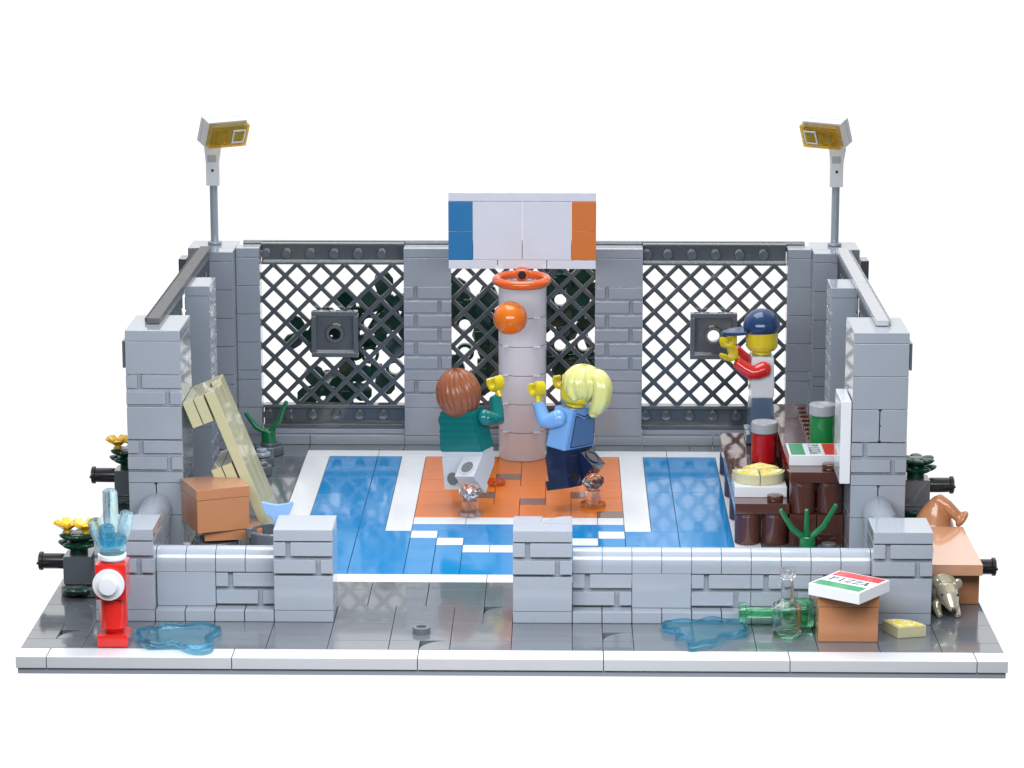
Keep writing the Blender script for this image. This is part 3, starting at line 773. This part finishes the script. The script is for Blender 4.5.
planter(30.95, 8.4, .55, 'rock under the brown box with only its black peg showing', 1, flowers=False, rocks=False, leaves=0)

# ------------------------------------------------------------------ left interior: bench, crates, bucket, plants
def bench():
    base = Vector((7.37, 13.6, 1.24))
    t = thing('bench', base, 'tan plank bench upended and leaning in the left corner of the court', 'bench', world=False)
    t.rotation_euler = (0, math.radians(90-68.5)*-1, 0)
    # local: long axis = z (up), legs point to -x, width along y
    L = 6.0
    for k in range(3):
        b = B(); b.box(-.45, 0, -1.5+k+.0, -.5+k, 0, L-(.14 if k == 1 else 0), bev=.05, gap=.036)
        build('slat', b, 'tan', t)
    for z0, n in ((L-1.05, 'leg'), (L-3.7, 'leg')):
        b = B(); b.box(-.86, -.46, -1.5, 1.5, z0, z0+1.0, bev=.025); b.box(-1.28, -.87, -1.5, 1.5, z0, z0+1.0, bev=.025)
        build(n, b, 'tan', t)
    return t
bench()
# brown crate turned 24 degrees
a = math.radians(24); T = Matrix.Translation((5.20, 11.4, 1.0)) @ Matrix.Rotation(a, 4, 'Z')
t = thing('crate', (5.20, 11.4, 2.0), 'brown crate with a lid standing turned beside the leaning bench', 'crate')
b = B(); b.box(-.98, .98, -.98, .98, 1.0, 2.2, T=T, bev=.035); build('body', b, 'nougat', t)
b = B(); b.box(-1, 1, -1, 1, 2.2, 2.6, T=T, bev=.035); build('lid', b, 'nougat', t)
b = B(); b.box(-1.0, 1.1, -1.0, 1.0, .6, .98, T=T @ Matrix.Translation((.55, .12, 0)) @ rz(math.radians(-12)), bev=.035); tag(build('flat_box', b, 'nougat', base=(5.8, 11.4, 1.5)), 'flat brown slab under the turned crate', 'slab')
# bucket with a fish tail
BK = Matrix.Translation((.22, -2.35, .14))
t = thing('bucket', (7.32, 10.6, .74), 'dark grey bucket behind the left entrance pillar', 'bucket')
b = B(); b.lathe([(0, 0), (.72, 0), (.76, .05), (.86, 1.25), (.86, 1.3), (.82, 1.33), (.72, 1.33), (.70, 1.28), (.62, .15), (0, .12)], T=BK @ Matrix.Translation((7.1, 12.95, .6)), seg=40); build('pail', b, 'dgrey', t)
b = B(); b.cyl((6.32, 12.6, 1.72), .14, .35, seg=16, T=BK); build('lug', b, 'dgrey', t)
b = B()
TK = Matrix.Translation((.28, -2.35, .37))
half = [(0, -.7), (.14, -.65), (.11, -.15), (.2, .12), (.42, .2), (.56, .55), (.56, .66), (.3, .60), (0, .55)]
pts = half + [(-x_, z_) for x_, z_ in half[-2:0:-1]]
b.prism([(7.24+x_, 2.05+z_) for x_, z_ in pts], 12.85, 13.05, axis='y', bev=.035, T=TK)
b.tube([(7.24, 12.95, 1.2), (7.24, 12.95, 2.1), (7.24, 12.95, 2.5)], [.2, .13, .05], seg=12, T=TK)
tag(build('fish_tail', b, 'tail', base=(7.5, 10.6, 1.4)), 'pale blue fish tail sticking up out of the bucket', 'fish')
b = B(); b.cyl((7.32, 10.6, .6), .8, .14, bev=.06, seg=24); tag(build('stone', b, 'dgrey', base=(7.32, 10.6, .6)), 'round dark grey stone under the bucket', 'stone')
b = B(); b.cyl((5.2, 11.4, .6), .8, .9, bev=.06, seg=24); tag(build('stone', b, 'dgrey', base=(5.2, 11.4, .6)), 'round dark grey stone under the brown slab', 'stone')
b = B(); b.box(6.2, 7.6, 13.0, 15.0, .6, 1.15, bev=.06); tag(build('stone', b, 'dgrey', base=(6.9, 14, .6)), 'square dark grey stone under the foot of the leaning bench', 'stone')
# stem plants
def stem_plant(x, y, z, tips, label, s=1.0):
    t = thing('stem_plant', (x, y, z), label, 'plant', 'plain green stalk plants inside the cage')
    b = B(); b.lathe([(0, 0), (.3, 0), (.3, .55), (.26, .62), (0, .62)], T=Matrix.Translation((x, y, z)), seg=24); build('stem', b, 'green', t)
    for tx, ty, tz in tips:
        p0 = Vector((x, y, z+.45)); p2 = Vector((tx, ty, tz)); p1 = p0.lerp(p2, .45)+Vector(((tx-x)*.12, 0, -.08)); 
        b = B(); b.tube([p0, p1, p2], [.13, .115, .085], seg=14); build('stalk', b, 'green', t)
stem_plant(5.42, 28.3, 1.0, [(4.5, 28.2, 2.35), (6.2, 28.2, 2.85)], 'green plant of two stalks on grey stones before the left back fence')
stem_plant(26.6, 13.1, .62, [(25.6, 12.9, 2.25), (26.52, 12.7, 2.3), (27.6, 12.9, 2.45)], 'green plant of three stalks at the foot of the brown steps')
# grey stones
for x, y, z, r, h, lb in ((5.45, 28.3, .6, .62, .38, 'flat grey stone under the two stalk plant'), (5.35, 26.3, .6, .5, .38, 'flat grey round stone just before the two stalk plant'), (5.35, 26.2, .99, .38, .2, 'small pale stone on top of the flat round stone'),
                         (5.5, 24.6, .6, .42, .42, 'grey round stone right behind the leaning bench'), (4.3, 27.2, .6, .5, .35, 'dark grey stone in the left back corner'),
                         (4.35, 9.8, .6, .24, 1.05, 'small grey stone at the left foot of the turned crate'), (5.3, 9.3, .6, .26, 1.05, 'small clear grey stone in front of the turned crate'), (6.15, 9.5, .6, .24, 1.0, 'small grey stone between crate slab and bucket'),
                         (27.4, 13.3, .6, .45, .2, 'flat grey disc at the foot of the brown steps')):
    b = B(); b.cyl((x, y, z), r, h, bev=.07, seg=20); b.cyl((x, y, z+h), r*.6, .12, bev=.03, seg=18)
    tag(build('stone', b, 'grey' if r < .4 else 'dgrey', base=(x, y, z)), lb, 'stone', 'loose grey stones inside the cage')

# ------------------------------------------------------------------ brown steps on the right
def step_block(x0, ztop, label, hi):
    t = thing('step', (x0+1, 19.5, .6), label, 'seat step', 'brown bleacher steps')
    b = B()
    for y in ((14, 15.9, 17.9), (18, 20.9, 22.9), (22, 24.9, 26)): b.box(x0, x0+2, y[0], 18 if y[0] == 14 else (22 if y[0] == 18 else 25.6), ztop-.4, ztop, bev=.025, gap=.006)
    b.box(x0, x0+1, 14, 14.01, ztop-.4, ztop-.3, bev=0)
    build('seat', b, 'brown', t)
    ys = (14, 17.5, 21, 24.6)
    for y in ys:
        for k in (0, 1):
            b = B(); z = .6
            while z < ztop-.5:
                top = min(z+1.2, ztop-.4); cx, cy = x0+k+.5, y+.5
                if hi and z < 1: b.box(cx-.5, cx+.5, y, y+1, z, top)
                else: b.lathe([(0, z), (.44, z), (.475, z+.03), (.475, top-.16), (.492, top-.13), (.492, top-.02), (0, top-.01)], T=Matrix.Translation((cx, cy, 0)), seg=32)
                z = top
            build('leg', b, 'brown', t)
    b = B(); b.stud(x0+1.5, 14.5, ztop, r=.3, h=.22); build('stud', b, 'brown', t)
    if hi:
        b = B()
        for k in range(9): b.box(27.05, 27.4, 18.5+k*.75, 18.85+k*.75, ztop, ztop+.12, bev=.03)
        b.box(27.0, 28, 18, 25.6, ztop-.02, ztop+.012, bev=0, gap=.01)
        build('grille', b, 'brown', t)
step_block(24, 2.2, 'lower brown bleacher step carrying the pizza and the red can', False)
step_block(26, 3.4, 'upper brown bleacher step carrying the green can and the closed pizza box', True)
# pizza on an open white box
b = B(); b.box(24.03, 25.97, 14.95, 17.0, 2.2, 2.6, bev=.03, gap=0); tag(build('pizza_tray', b, 'white', base=(25, 16, 2.2)), 'open white box holding pizza quarters on the lower step', 'box')
slice_piece('pizza_piece', 24.98, 16.15, 2.6, PI, 'left front pizza quarter in the open white box', r=.98, a1=1.5*PI, cat='pizza')
slice_piece('pizza_piece', 25.0, 16.15, 2.6, 1.5*PI, 'right front pizza quarter in the open white box', r=.98, a1=2*PI, cat='pizza')
slice_piece('pizza_piece', 25.1, 17.15, 2.61, math.radians(-136), 'rear pizza quarter lying higher behind the two front quarters', r=.96, a1=math.radians(-44), cat='pizza', h=.40)
tp = pizza_box(27, 15.97, 3.4, PI/2, 'closed pizza box with green and red ends on the upper step')
tp.rotation_euler = (0, 0, PI); 
def can(x, y, z, mat, label):
    t = thing('can', (x, y, z), label, 'can', 'storage cans on the brown steps')
    b = B(); b.lathe([(0, 0), (.44, 0), (.49, .04), (.49, 1.1), (.45, 1.14), (0, 1.16)], T=Matrix.Translation((x, y, z)), seg=44); build('body', b, mat, t)
    b = B(); b.lathe([(0, 1.16), (.50, 1.16), (.53, 1.2), (.53, 1.52), (.49, 1.58), (.28, 1.6), (.2, 1.57), (0, 1.56)], T=Matrix.Translation((x, y, z)), seg=44); build('lid', b, 'lid', t)
can(25.5, 20.7, 2.2, 'dred', 'red can with a grey lid on the lower brown step')
can(27.55, 18.5, 3.4, 'green2', 'green can with a grey lid on the upper brown step')
b = B(); b.box(27.6, 27.99, 12.0, 14.2, 3.46, 6.5, bev=.05, gap=0); tag(build('white_panel', b, 'white', base=(27.8, 13, 3.4)), 'upright white panel fixed to the inner side of the right tall pillar', 'panel')

# ------------------------------------------------------------------ climbing plants behind the back fences
def leaf_plate(b, x, y, z, rot, s, holes, seed=0):
    """a hand of broad flat lobes round a spine; a lobe that would cover a hollow bud is left out"""
    rnd = random.Random(seed); c, q = math.cos(rot), math.sin(rot)
    for k, (dx, dz, r) in enumerate(((.60, .42, .62), (-.58, .46, .62), (.62, -.48, .62), (-.60, -.44, .62))):
        px, pz = x+(dx*c+dz*q)*s, z+(dz*c-dx*q)*s; r *= s
        if any(math.hypot(px-hx, pz-hz) < r*.72+.2 for hx, hz in holes): continue
        a = math.atan2(dz*c-dx*q, dx*c+dz*q) if (dx or dz) else 0
        T = Matrix.Translation((px, y+rnd.uniform(-.12, .12), pz)) @ Matrix.Rotation(-a, 4, 'Y') @ Matrix.Rotation(rnd.uniform(-.35, .35), 4, 'X')
        b.prism([(r*1.0, 0), (r*.82, r*.5), (r*.3, r*.74), (-r*.45, r*.62), (-r*.85, r*.3), (-r*.85, -r*.3), (-r*.45, -r*.62), (r*.3, -r*.74), (r*.82, -r*.5)], -.08, .08, axis='y', bev=.03, T=T)
    b.box(x-.3*s, x+.3*s, y-.1, y+.1, z-.3*s, z+.3*s, bev=.05) if not any(math.hypot(x-hx, z-hz) < .6 for hx, hz in holes) else None
def vine(parts, flowers, label):
    x, y, z = parts[0][:3]
    t = thing('climbing_plant', (x, y, .6), label, 'plant', 'climbing plants behind the back fences')
    for i, (px, py, pz, rot, s) in enumerate(parts):
        b = B(); leaf_plate(b, px, py, pz, rot, s*1.25, flowers, seed=i+int(px*10))
        if len(b.bm.verts): build('leaf_cluster', b, 'dgreen', t)
    lo = min(parts, key=lambda q: q[2]); hi = max(parts, key=lambda q: q[2])
    b = B(); sx = lo[0]+.35
    b.tube([(sx, 32.5, .62), (sx, 32.5, lo[2]), ((sx+hi[0])/2, 32.5, (lo[2]+hi[2])/2), (hi[0], 32.5, hi[2])], .13, seg=10); build('stem', b, 'dgreen', t)
    for fx, fz in flowers:
        b = B(); b.lathe([(.25, -.18), (.25, .18), (.37, .18), (.39, .15), (.39, -.15), (.37, -.18), (.25, -.18)], T=Matrix.Translation((fx, 32.0, fz)) @ Matrix.Rotation(PI/2, 4, 'X'), seg=32); build('ring_bud', b, 'dgreen', t)
vine([(7.5, 32.2, 2.5, .3, .75), (8.4, 32.2, 2.7, 1.0, .7), (9.7, 32.2, 3.4, .4, .7), (9.9, 32.1, 4.8, 1.2, .75), (8.9, 32.1, 5.9, .1, .7), (10.2, 32.1, 6.4, .7, .75), (6.7, 32.1, 4.9, .2, .6), (7.9, 32.2, 5.1, .6, .6), (10.6, 32.2, 5.5, .2, .7), (8.8, 32.2, 4.8, .9, .6)],
     [(9.45, 5.45), (9.45, 4.1), (10.5, 3.5)], 'dark green climbing plant with ring buds behind the left back fence')
vine([(13.7, 32.1, 6.2, .3, .8), (14.5, 32.2, 5.9, .9, .7), (14.2, 32.1, 4.8, .2, .85), (14.3, 32.2, 3.6, 1.1, .8), (13.4, 32.1, 3.0, .4, .7), (14.8, 32.2, 5.0, .5, .6), (14.8, 32.1, 2.9, .2, .6)],
     [(13.5, 5.4), (13.5, 4.2)], 'dark green climbing plant with ring buds left of the hoop post')
vine([(17.7, 32.1, 7.3, .2, .85), (18.4, 32.2, 7.0, .9, .75), (18.3, 32.1, 5.9, .5, .85), (17.3, 32.2, 5.6, .1, .7), (18.1, 32.2, 3.9, .9, .6), (18.7, 32.1, 3.7, .4, .75), (17.2, 32.2, 3.8, .3, .6), (18.1, 32.2, 5.2, .3, .5)],
     [(17.55, 6.5), (17.55, 4.55), (18.55, 4.55)], 'dark green climbing plant with ring buds right of the hoop post')

# ------------------------------------------------------------------ toy figures (local frame: hips top at z=0, facing -y of the figure = +f)
# local axes: x = figure's right, y = facing direction, z = up
def make_hand(t, wrist, rot, parent_list=None):
    T = Matrix.Translation(wrist) @ rot
    b = B(); b.cyl((0, 0, -.3), .13, .3, seg=16)
    n = 18; a0 = math.radians(40); a1 = math.radians(320)
    pts_o = [(.34*math.cos(PI/2+a0+(a1-a0)*i/n), .34*math.sin(PI/2+a0+(a1-a0)*i/n)+.28) for i in range(n+1)]
    pts_i = [(.19*math.cos(PI/2+a0+(a1-a0)*i/n), .19*math.sin(PI/2+a0+(a1-a0)*i/n)+.28) for i in range(n+1)]
    tb = bmesh.new()
    rows = []
    for i in range(n+1):
        rows.append([tb.verts.new((h, p[0], p[1])) for p, h in ((pts_o[i], -.22), (pts_o[i], .22), (pts_i[i], .22), (pts_i[i], -.22))])
    for A, C in zip(rows, rows[1:]):
        for j in range(4): tb.faces.new((A[j], A[(j+1) % 4], C[(j+1) % 4], C[j]))
    tb.faces.new(rows[0]); tb.faces.new(rows[-1])
    bmesh.ops.recalc_face_normals(tb, faces=tb.faces)
    ed = [e for e in tb.edges if e.calc_face_angle(0) > .9]
    bmesh.ops.bevel(tb, geom=ed, offset=.04, segments=2, affect='EDGES')
    b._add(tb, None)
    X = bmesh.ops.transform(b.bm, matrix=T, verts=b.bm.verts)
    return build('hand', b, 'yellow', t)
def make_leg(t, side, ang, mat, hole=True, L=1.16):
    """block leg pivoting at the hip; ang > 0 swings the foot forward"""
    x0, x1 = (.06, .93) if side > 0 else (-.93, -.06)
    T = Matrix.Translation((0, 0, -.38)) @ Matrix.Rotation(ang, 4, 'X')
    b = B()
    pts = [(-.46, -L), (.62, -L), (.62, -L+.36), (.48, -L+.38), (.46, -.3)] + [(.46*math.cos(PI*i/12), .46*math.sin(PI*i/12)-.06) for i in range(13)] + [(-.46, -.3)]
    b.prism(pts, x0, x1, axis='x', bev=.025, T=T)
    o = build('leg', b, mat, t, angle=30)
    if hole:
        b = B()
        for zz in ((-L+.42,) if L < 1.3 else (-.55, -1.12)):
            b.lathe([(.26, -.03), (.26, .03), (.32, .03), (.32, -.03)], 'legw' if mat == 'legw' else 'navy', T=T @ Matrix.Translation(((x0+x1)/2, -.47, zz)) @ Matrix.Rotation(PI/2, 4, 'X'), seg=28)
            b.lathe([(0, 0), (.25, 0), (.25, -.02), (0, -.02)], 'legh' if mat == 'legw' else 'black', T=T @ Matrix.Translation(((x0+x1)/2, -.475, zz)) @ Matrix.Rotation(PI/2, 4, 'X'), seg=28)  # flat dark disc, painted shade in place of a real hollow
        h = build('peg_hole', b, None, o)
    return o
def torso(t, mat, back=None, hip='legw'):
    b = B()
    tb = bmesh.new()
    lo = [(-.98, -.47, 0), (.98, -.47, 0), (.98, .47, 0), (-.98, .47, 0)]; hi = [(-.74, -.44, 1.58), (.74, -.44, 1.58), (.74, .44, 1.58), (-.74, .44, 1.58)]
    v = [tb.verts.new(p) for p in lo+hi]
    for f in ((3, 2, 1, 0), (4, 5, 6, 7), (0, 1, 5, 4), (1, 2, 6, 5), (2, 3, 7, 6), (3, 0, 4, 7)): tb.faces.new([v[i] for i in f])
    bmesh.ops.recalc_face_normals(tb, faces=tb.faces); bmesh.ops.bevel(tb, geom=list(tb.edges), offset=.04, segments=2, affect='EDGES')
    b._add(tb, None)
    o = build('torso', b, mat, t, angle=28)
    b = B(); b.box(-.93, .93, -.43, .43, -.34, -.01, bev=.04, gap=.003); b.cyl((-.12, 0, -.4), .42, .24, axis='x', seg=24)
    build('hips', b, hip, t)
    return o
def arm(t, s, pts, mat):
    """pts: shoulder, elbow, wrist in the figure's frame"""
    P = [Vector(p) for p in pts]
    q = [P[0], P[0].lerp(P[1], .55), P[1], P[1].lerp(P[2], .5), P[2]]
    q[2] = q[2].lerp((q[1]+q[3])/2, .35)
    b = B(); b.tube(q, [.33, .31, .30, .27, .24], seg=20); b.ball(P[0], .33, sc_=(.8, 1, 1), u=20, v=14)
    return build('arm', b, mat, t, angle=60)
def head(t, z=1.6, printed=None):
    b = B(); b.lathe([(0, 0), (.38, 0), (.38, .1), (.52, .16), (.62, .28), (.64, .4), (.64, .9), (.6, 1.05), (.48, 1.14), (.3, 1.16), (0, 1.16)], T=Matrix.Translation((0, 0, z)), seg=44)
    o = build('head', b, 'yellow', t, angle=50)
    # simple printed face on the front (figure faces +y)
    b = B()
    for s in (-1, 1): b.cyl((s*.2, .60, z+.72), .055, .03, axis='y', bev=0, seg=14)
    b.tube([(-.2, .585, z+.42), (-.1, .62, z+.36), (.1, .62, z+.36), (.2, .585, z+.42)], .025, seg=8)
    build('face_print', b, 'black', o)
    return o

def rz(a): return Matrix.Rotation(a, 4, 'Z')
def rx(a): return Matrix.Rotation(a, 4, 'X')
def ry(a): return Matrix.Rotation(a, 4, 'Y')
# --- figure with brown hair, facing away to the right (turned clockwise)
f1 = thing('toy_figure', (13.98, 19.75, 2.88), 'toy figure with brown hair, teal striped top and light grey legs, arm raised', 'toy figure', 'toy figures playing on the court', world=False, rot=(Matrix.Rotation(math.radians(-8), 4, 'Y') @ Matrix.Rotation(math.radians(-30), 4, 'Z')).to_euler())
to = torso(f1, 'teal')
b = B()
for k in range(5):
    zz = .25+k*.26; w = .96-.15*zz
    b.box(-w, w, -.478+.018*zz, -.44, zz, zz+.1, bev=0, gap=0)
build('stripe', b, 'teald', to)
arm(f1, 1, [(.98, .05, 1.22), (1.2, .62, .92), (1.0, .95, 1.75)], 'teal')
arm(f1, -1, [(-.84, .1, 1.15), (-.95, .5, .75), (-.8, 1.05, 1.2)], 'teal')
make_hand(f1, (1.1, 1.04, 2.08), rz(math.radians(70)) @ rx(math.radians(-15)))
make_hand(f1, (-.85, 1.35, 1.4), rx(math.radians(-60)))
make_leg(f1, -1, math.radians(-6), 'legw'); make_leg(f1, 1, math.radians(-52), 'legw', L=1.22)
head(f1)
def grooves(k, amp, ph=0): return lambda c: 1 + amp*math.sin(k*math.atan2(c.y, c.x)+ph+3*c.z)*(1-abs(c.z)**3) + amp*.6*math.sin((k*1.7)*math.atan2(c.y, c.x)+2)
b = B(); b.ball((0, -.04, 2.22), .88, sc_=(.97, .97, 1.1), u=128, v=48, fn=grooves(24, .022))
build('hair', b, 'hairb', f1, angle=60)
# --- blond figure, facing away to the left (turned counter-clockwise)
f2 = thing('toy_figure', (17.95, 20.0, 2.95), 'toy figure with blond ponytail, light blue hoodie and navy legs, both arms up', 'toy figure', 'toy figures playing on the court', world=False, rot=(Matrix.Rotation(math.radians(7), 4, 'Y') @ Matrix.Rotation(math.radians(54), 4, 'Z')).to_euler())
to = torso(f2, 'sky', hip='navy')
b = B(); b.prism([(-.62, .12), (.86, .12), (.70, 1.3), (.12, 1.12), (-.5, 1.3)], -.478, -.45, axis='y', bev=0, T=Matrix.Translation((0, 0, 0)))
pr = build('hood_print', b, 'hood', to)
b = B()
for p, q in (((-.64, .1), (.88, .1)), ((.88, .1), (.72, 1.35)), ((-.64, .1), (-.5, 1.35)), ((-.5, 1.35), (.12, 1.1)), ((.12, 1.1), (.72, 1.35)), ((-.5, 1.45), (.1, 1.24)), ((.1, 1.24), (.7, 1.45))):
    b.tube([(p[0], -.472+.018*p[1], p[1]), (q[0], -.472+.018*q[1], q[1])], .022, seg=8, cap=False)
build('print_line', b, 'navy', to)
arm(f2, -1, [(-.98, .05, 1.2), (-1.12, .55, .88), (-1.0, .98, 1.5)], 'sky')
arm(f2, 1, [(.98, .05, 1.2), (1.1, .7, .9), (.9, 1.1, 1.6)], 'sky')
make_hand(f2, (-.98, 1.12, 1.85), rz(math.radians(-20)) @ rx(math.radians(-25)))
make_hand(f2, (.85, 1.25, 1.95), rx(math.radians(-20)))
make_leg(f2, -1, math.radians(-20), 'navy', L=1.22); make_leg(f2, 1, math.radians(-58), 'navy', L=1.05)
head(f2)
b = B()
def cap_fn(c): return 1 + .02*math.sin(12*math.atan2(c.x, c.z)+2*c.y)
b = B(); b.ball((0, -.22, 2.56), .80, sc_=(1.0, .96, .9), u=96, v=48, fn=grooves(15, .035))
b.tube([(.55, .3, 2.7), (.68, .1, 2.35), (.64, -.1, 2.1), (.5, -.35, 1.95)], [.25, .24, .2, .16], seg=14)
b.tube([(-.62, -.1, 2.5), (-.66, -.2, 2.2), (-.58, -.35, 2.0)], [.2, .18, .12], seg=14)
build('hair', b, 'hairy', f2, angle=60)
b = B()
def smooth(pts, rad, k=5):
    P = [Vector(p) for p in pts]; o = []; r = []
    for i in range(len(P)-1):
        a, b_, c, d = P[max(i-1, 0)], P[i], P[i+1], P[min(i+2, len(P)-1)]
        for j in range(k):
            t_ = j/k; o.append(.5*((2*b_)+(c-a)*t_+(2*a-5*b_+4*c-d)*t_*t_+(3*b_-a-3*c+d)*t_**3)); r.append(rad[i]+(rad[i+1]-rad[i])*t_)
    return o+[P[-1]], r+[rad[-1]]
for k in range(7):
    a_ = k*2*PI/6; ox, oy = (.16*math.cos(a_), .13*math.sin(a_)) if k else (0, 0); w = .2 if k else .3
    p_, r_ = smooth([(ox*.5, -.55+oy*.5, 2.85), (ox, -.92+oy, 2.92), (ox*1.1, -1.14+oy, 2.62), (ox*1.1, -1.17+oy, 2.15), (ox, -1.05+oy, 1.78), (ox*.6, -.88+oy*.5, 1.52), (ox*.6, -.93+oy*.4, 1.42)], [w, w*1.1, w*1.25, w*1.15, w*.9, w*.6, w*.45])
    b.tube(p_, r_, seg=20)
build('ponytail', b, 'hairy', f2, angle=60)
# --- spectator with navy cap, side on, facing left
f3 = thing('toy_figure', (25.6, 24.4, 4.12), 'toy figure in navy cap and white top with red sleeves on the lower step', 'toy figure', world=False, rot=(0, 0, PI/2))
torso(f3, 'white', hip='sand')
arm(f3, -1, [(-.98, .0, 1.15), (-1.1, .45, 1.0), (-1.0, 1.02, 1.42)], 'red')
arm(f3, 1, [(.98, .0, 1.2), (1.1, .5, 1.0), (.95, 1.0, 1.55)], 'red')
make_hand(f3, (-.95, 1.2, 1.7), rz(math.radians(35)) @ rx(math.radians(-55)))
make_hand(f3, (.6, 1.25, 1.78), rz(math.radians(50)) @ rx(math.radians(-20)))
make_leg(f3, -1, 0, 'sand', hole=False, L=1.5); make_leg(f3, 1, 0, 'sand', hole=False, L=1.5)
head(f3)
b = B(); b.ball((0, .02, 2.70), .73, sc_=(1, 1.02, 1), u=48, v=32, fn=lambda c: 1 if c.z > -.05 else 1-.28*min(1, (-.05-c.z)))
for k in range(3): pass
build('cap', b, 'capn', f3, angle=60)
b = B()
bill = [(.62*math.cos(PI*i/14)*1.0, .2+.98*math.sin(PI*i/14)) for i in range(15)]
b.prism(bill, 2.46, 2.60, bev=.03, T=Matrix.Translation((0, .12, .05)) @ rx(math.radians(-7)))
build('cap_bill', b, 'capn', [o for o in bpy.data.objects if o.name.startswith('cap') and o.parent == f3][0])

# clear stands that hold the two players up
def stand(x, y, htop, label, disc='glass', gem=True, col=True):
    t = thing('clear_stand', (x, y, .6), label, 'stand')
    b = B(); b.cyl((x, y, .6), .5 if disc == 'oclear' else .44, .16, seg=28); build('foot', b, disc, t)
    if col:
        b = B(); b.lathe([(0, .76), (.3, .76), (.3, htop-.5), (0, htop-.5)], T=Matrix.Translation((x, y, 0)), seg=24); build('column', b, 'glass', t)
    if gem:
        b = B(); tb = bmesh.new(); bmesh.ops.create_icosphere(tb, subdivisions=2, radius=.43)
        rr = random.Random(3)
        for v in tb.verts: v.co *= 1+rr.uniform(-.08, .06); v.co.z *= .75
        b._add(tb, None, Matrix.Translation((x, y, htop-.15))); g = build('gem', b, 'gem', t, angle=1)
        for p in g.data.polygons: p.use_smooth = False
    return t
stand(14.12, 18.3, 1.68, 'clear stand with faceted gem under the brown haired player')
stand(18.85, 19.75, 1.75, 'clear stand with amber foot under the blond player', disc='oclear')
stand(14.9, 23.2, 1, 'clear amber disc lying on the orange paint beside the post', disc='oclear', gem=False, col=False)

# ------------------------------------------------------------------ camera
cx, cy, cz, yaw, pit, rol, f = 17.6136822, -90.4078100, 28.9830367, .0172627494, .210554658, -8.6e-5, 2930.59951
fw = Vector((-math.sin(yaw)*math.cos(pit), math.cos(yaw)*math.cos(pit), -math.sin(pit)))
r = Vector((math.cos(yaw), math.sin(yaw), 0)); u = r.cross(fw)
r2 = r*math.cos(rol)+u*math.sin(rol); u2 = -r*math.sin(rol)+u*math.cos(rol)
cam = bpy.data.cameras.new('camera'); co = bpy.data.objects.new('camera', cam); COL.objects.link(co)
m4 = Matrix.Identity(4)
for i in range(3): m4[i][0] = r2[i]; m4[i][1] = u2[i]; m4[i][2] = -fw[i]
m4.translation = (cx, cy, cz); co.matrix_world = m4
cam.sensor_width = 36; cam.lens = 36*f/1024; cam.clip_start = 1; cam.clip_end = 1000
sc.camera = co

# ------------------------------------------------------------------ light: white studio surround and soft lamps
w = bpy.data.worlds.new('World'); sc.world = w; w.use_nodes = True
nt = w.node_tree; n = nt.nodes; l = nt.links
bg = n['Background']
tc = n.new('ShaderNodeTexCoord'); sp = n.new('ShaderNodeSeparateXYZ'); l.new(tc.outputs['Generated'], sp.inputs['Vector'])
mr = n.new('ShaderNodeMapRange'); mr.interpolation_type = 'SMOOTHSTEP'
mr.inputs['From Min'].default_value = -.25; mr.inputs['From Max'].default_value = .7
mr.inputs['To Min'].default_value = .08; mr.inputs['To Max'].default_value = 1.12
l.new(sp.outputs['Y'], mr.inputs['Value'])
mz = n.new('ShaderNodeMapRange'); mz.interpolation_type = 'SMOOTHSTEP'
mz.inputs['From Min'].default_value = .25; mz.inputs['From Max'].default_value = .95
mz.inputs['To Min'].default_value = 0; mz.inputs['To Max'].default_value = .3
l.new(sp.outputs['Z'], mz.inputs['Value'])
ad = n.new('ShaderNodeMath'); ad.operation = 'ADD'; l.new(mr.outputs['Result'], ad.inputs[0]); l.new(mz.outputs['Result'], ad.inputs[1])
l.new(ad.outputs[0], bg.inputs['Strength'])
bg.inputs['Color'].default_value = (1, 1, 1, 1)

def area(name, loc, target, size, power, color=(1, 1, 1)):
    d = bpy.data.lights.new(name, 'AREA'); d.shape = 'RECTANGLE'; d.size, d.size_y = size; d.energy = power; d.color = color
    o = bpy.data.objects.new(name, d); COL.objects.link(o); o.location = loc
    o.rotation_euler = (Vector(target)-Vector(loc)).to_track_quat('-Z', 'Y').to_euler()
    return o
area('softbox_front', (15.5, -9, 15), (16, 8, 3), (37, 8), 8900, (.93, .97, 1))
area('softbox_top', (15, 24, 42), (16, 15, 0), (26, 26), 12000, (.90, .96, 1))

sc.view_settings.view_transform = 'Standard'; sc.view_settings.look = 'None'; sc.view_settings.exposure = 0; sc.view_settings.gamma = 1
sc.cycles.max_bounces = 12; sc.cycles.transmission_bounces = 12; sc.cycles.glossy_bounces = 4; sc.cycles.diffuse_bounces = 1
sc.cycles.caustics_reflective = False; sc.cycles.caustics_refractive = True; sc.cycles.use_denoising = True
sc.cycles.sample_clamp_indirect = 6
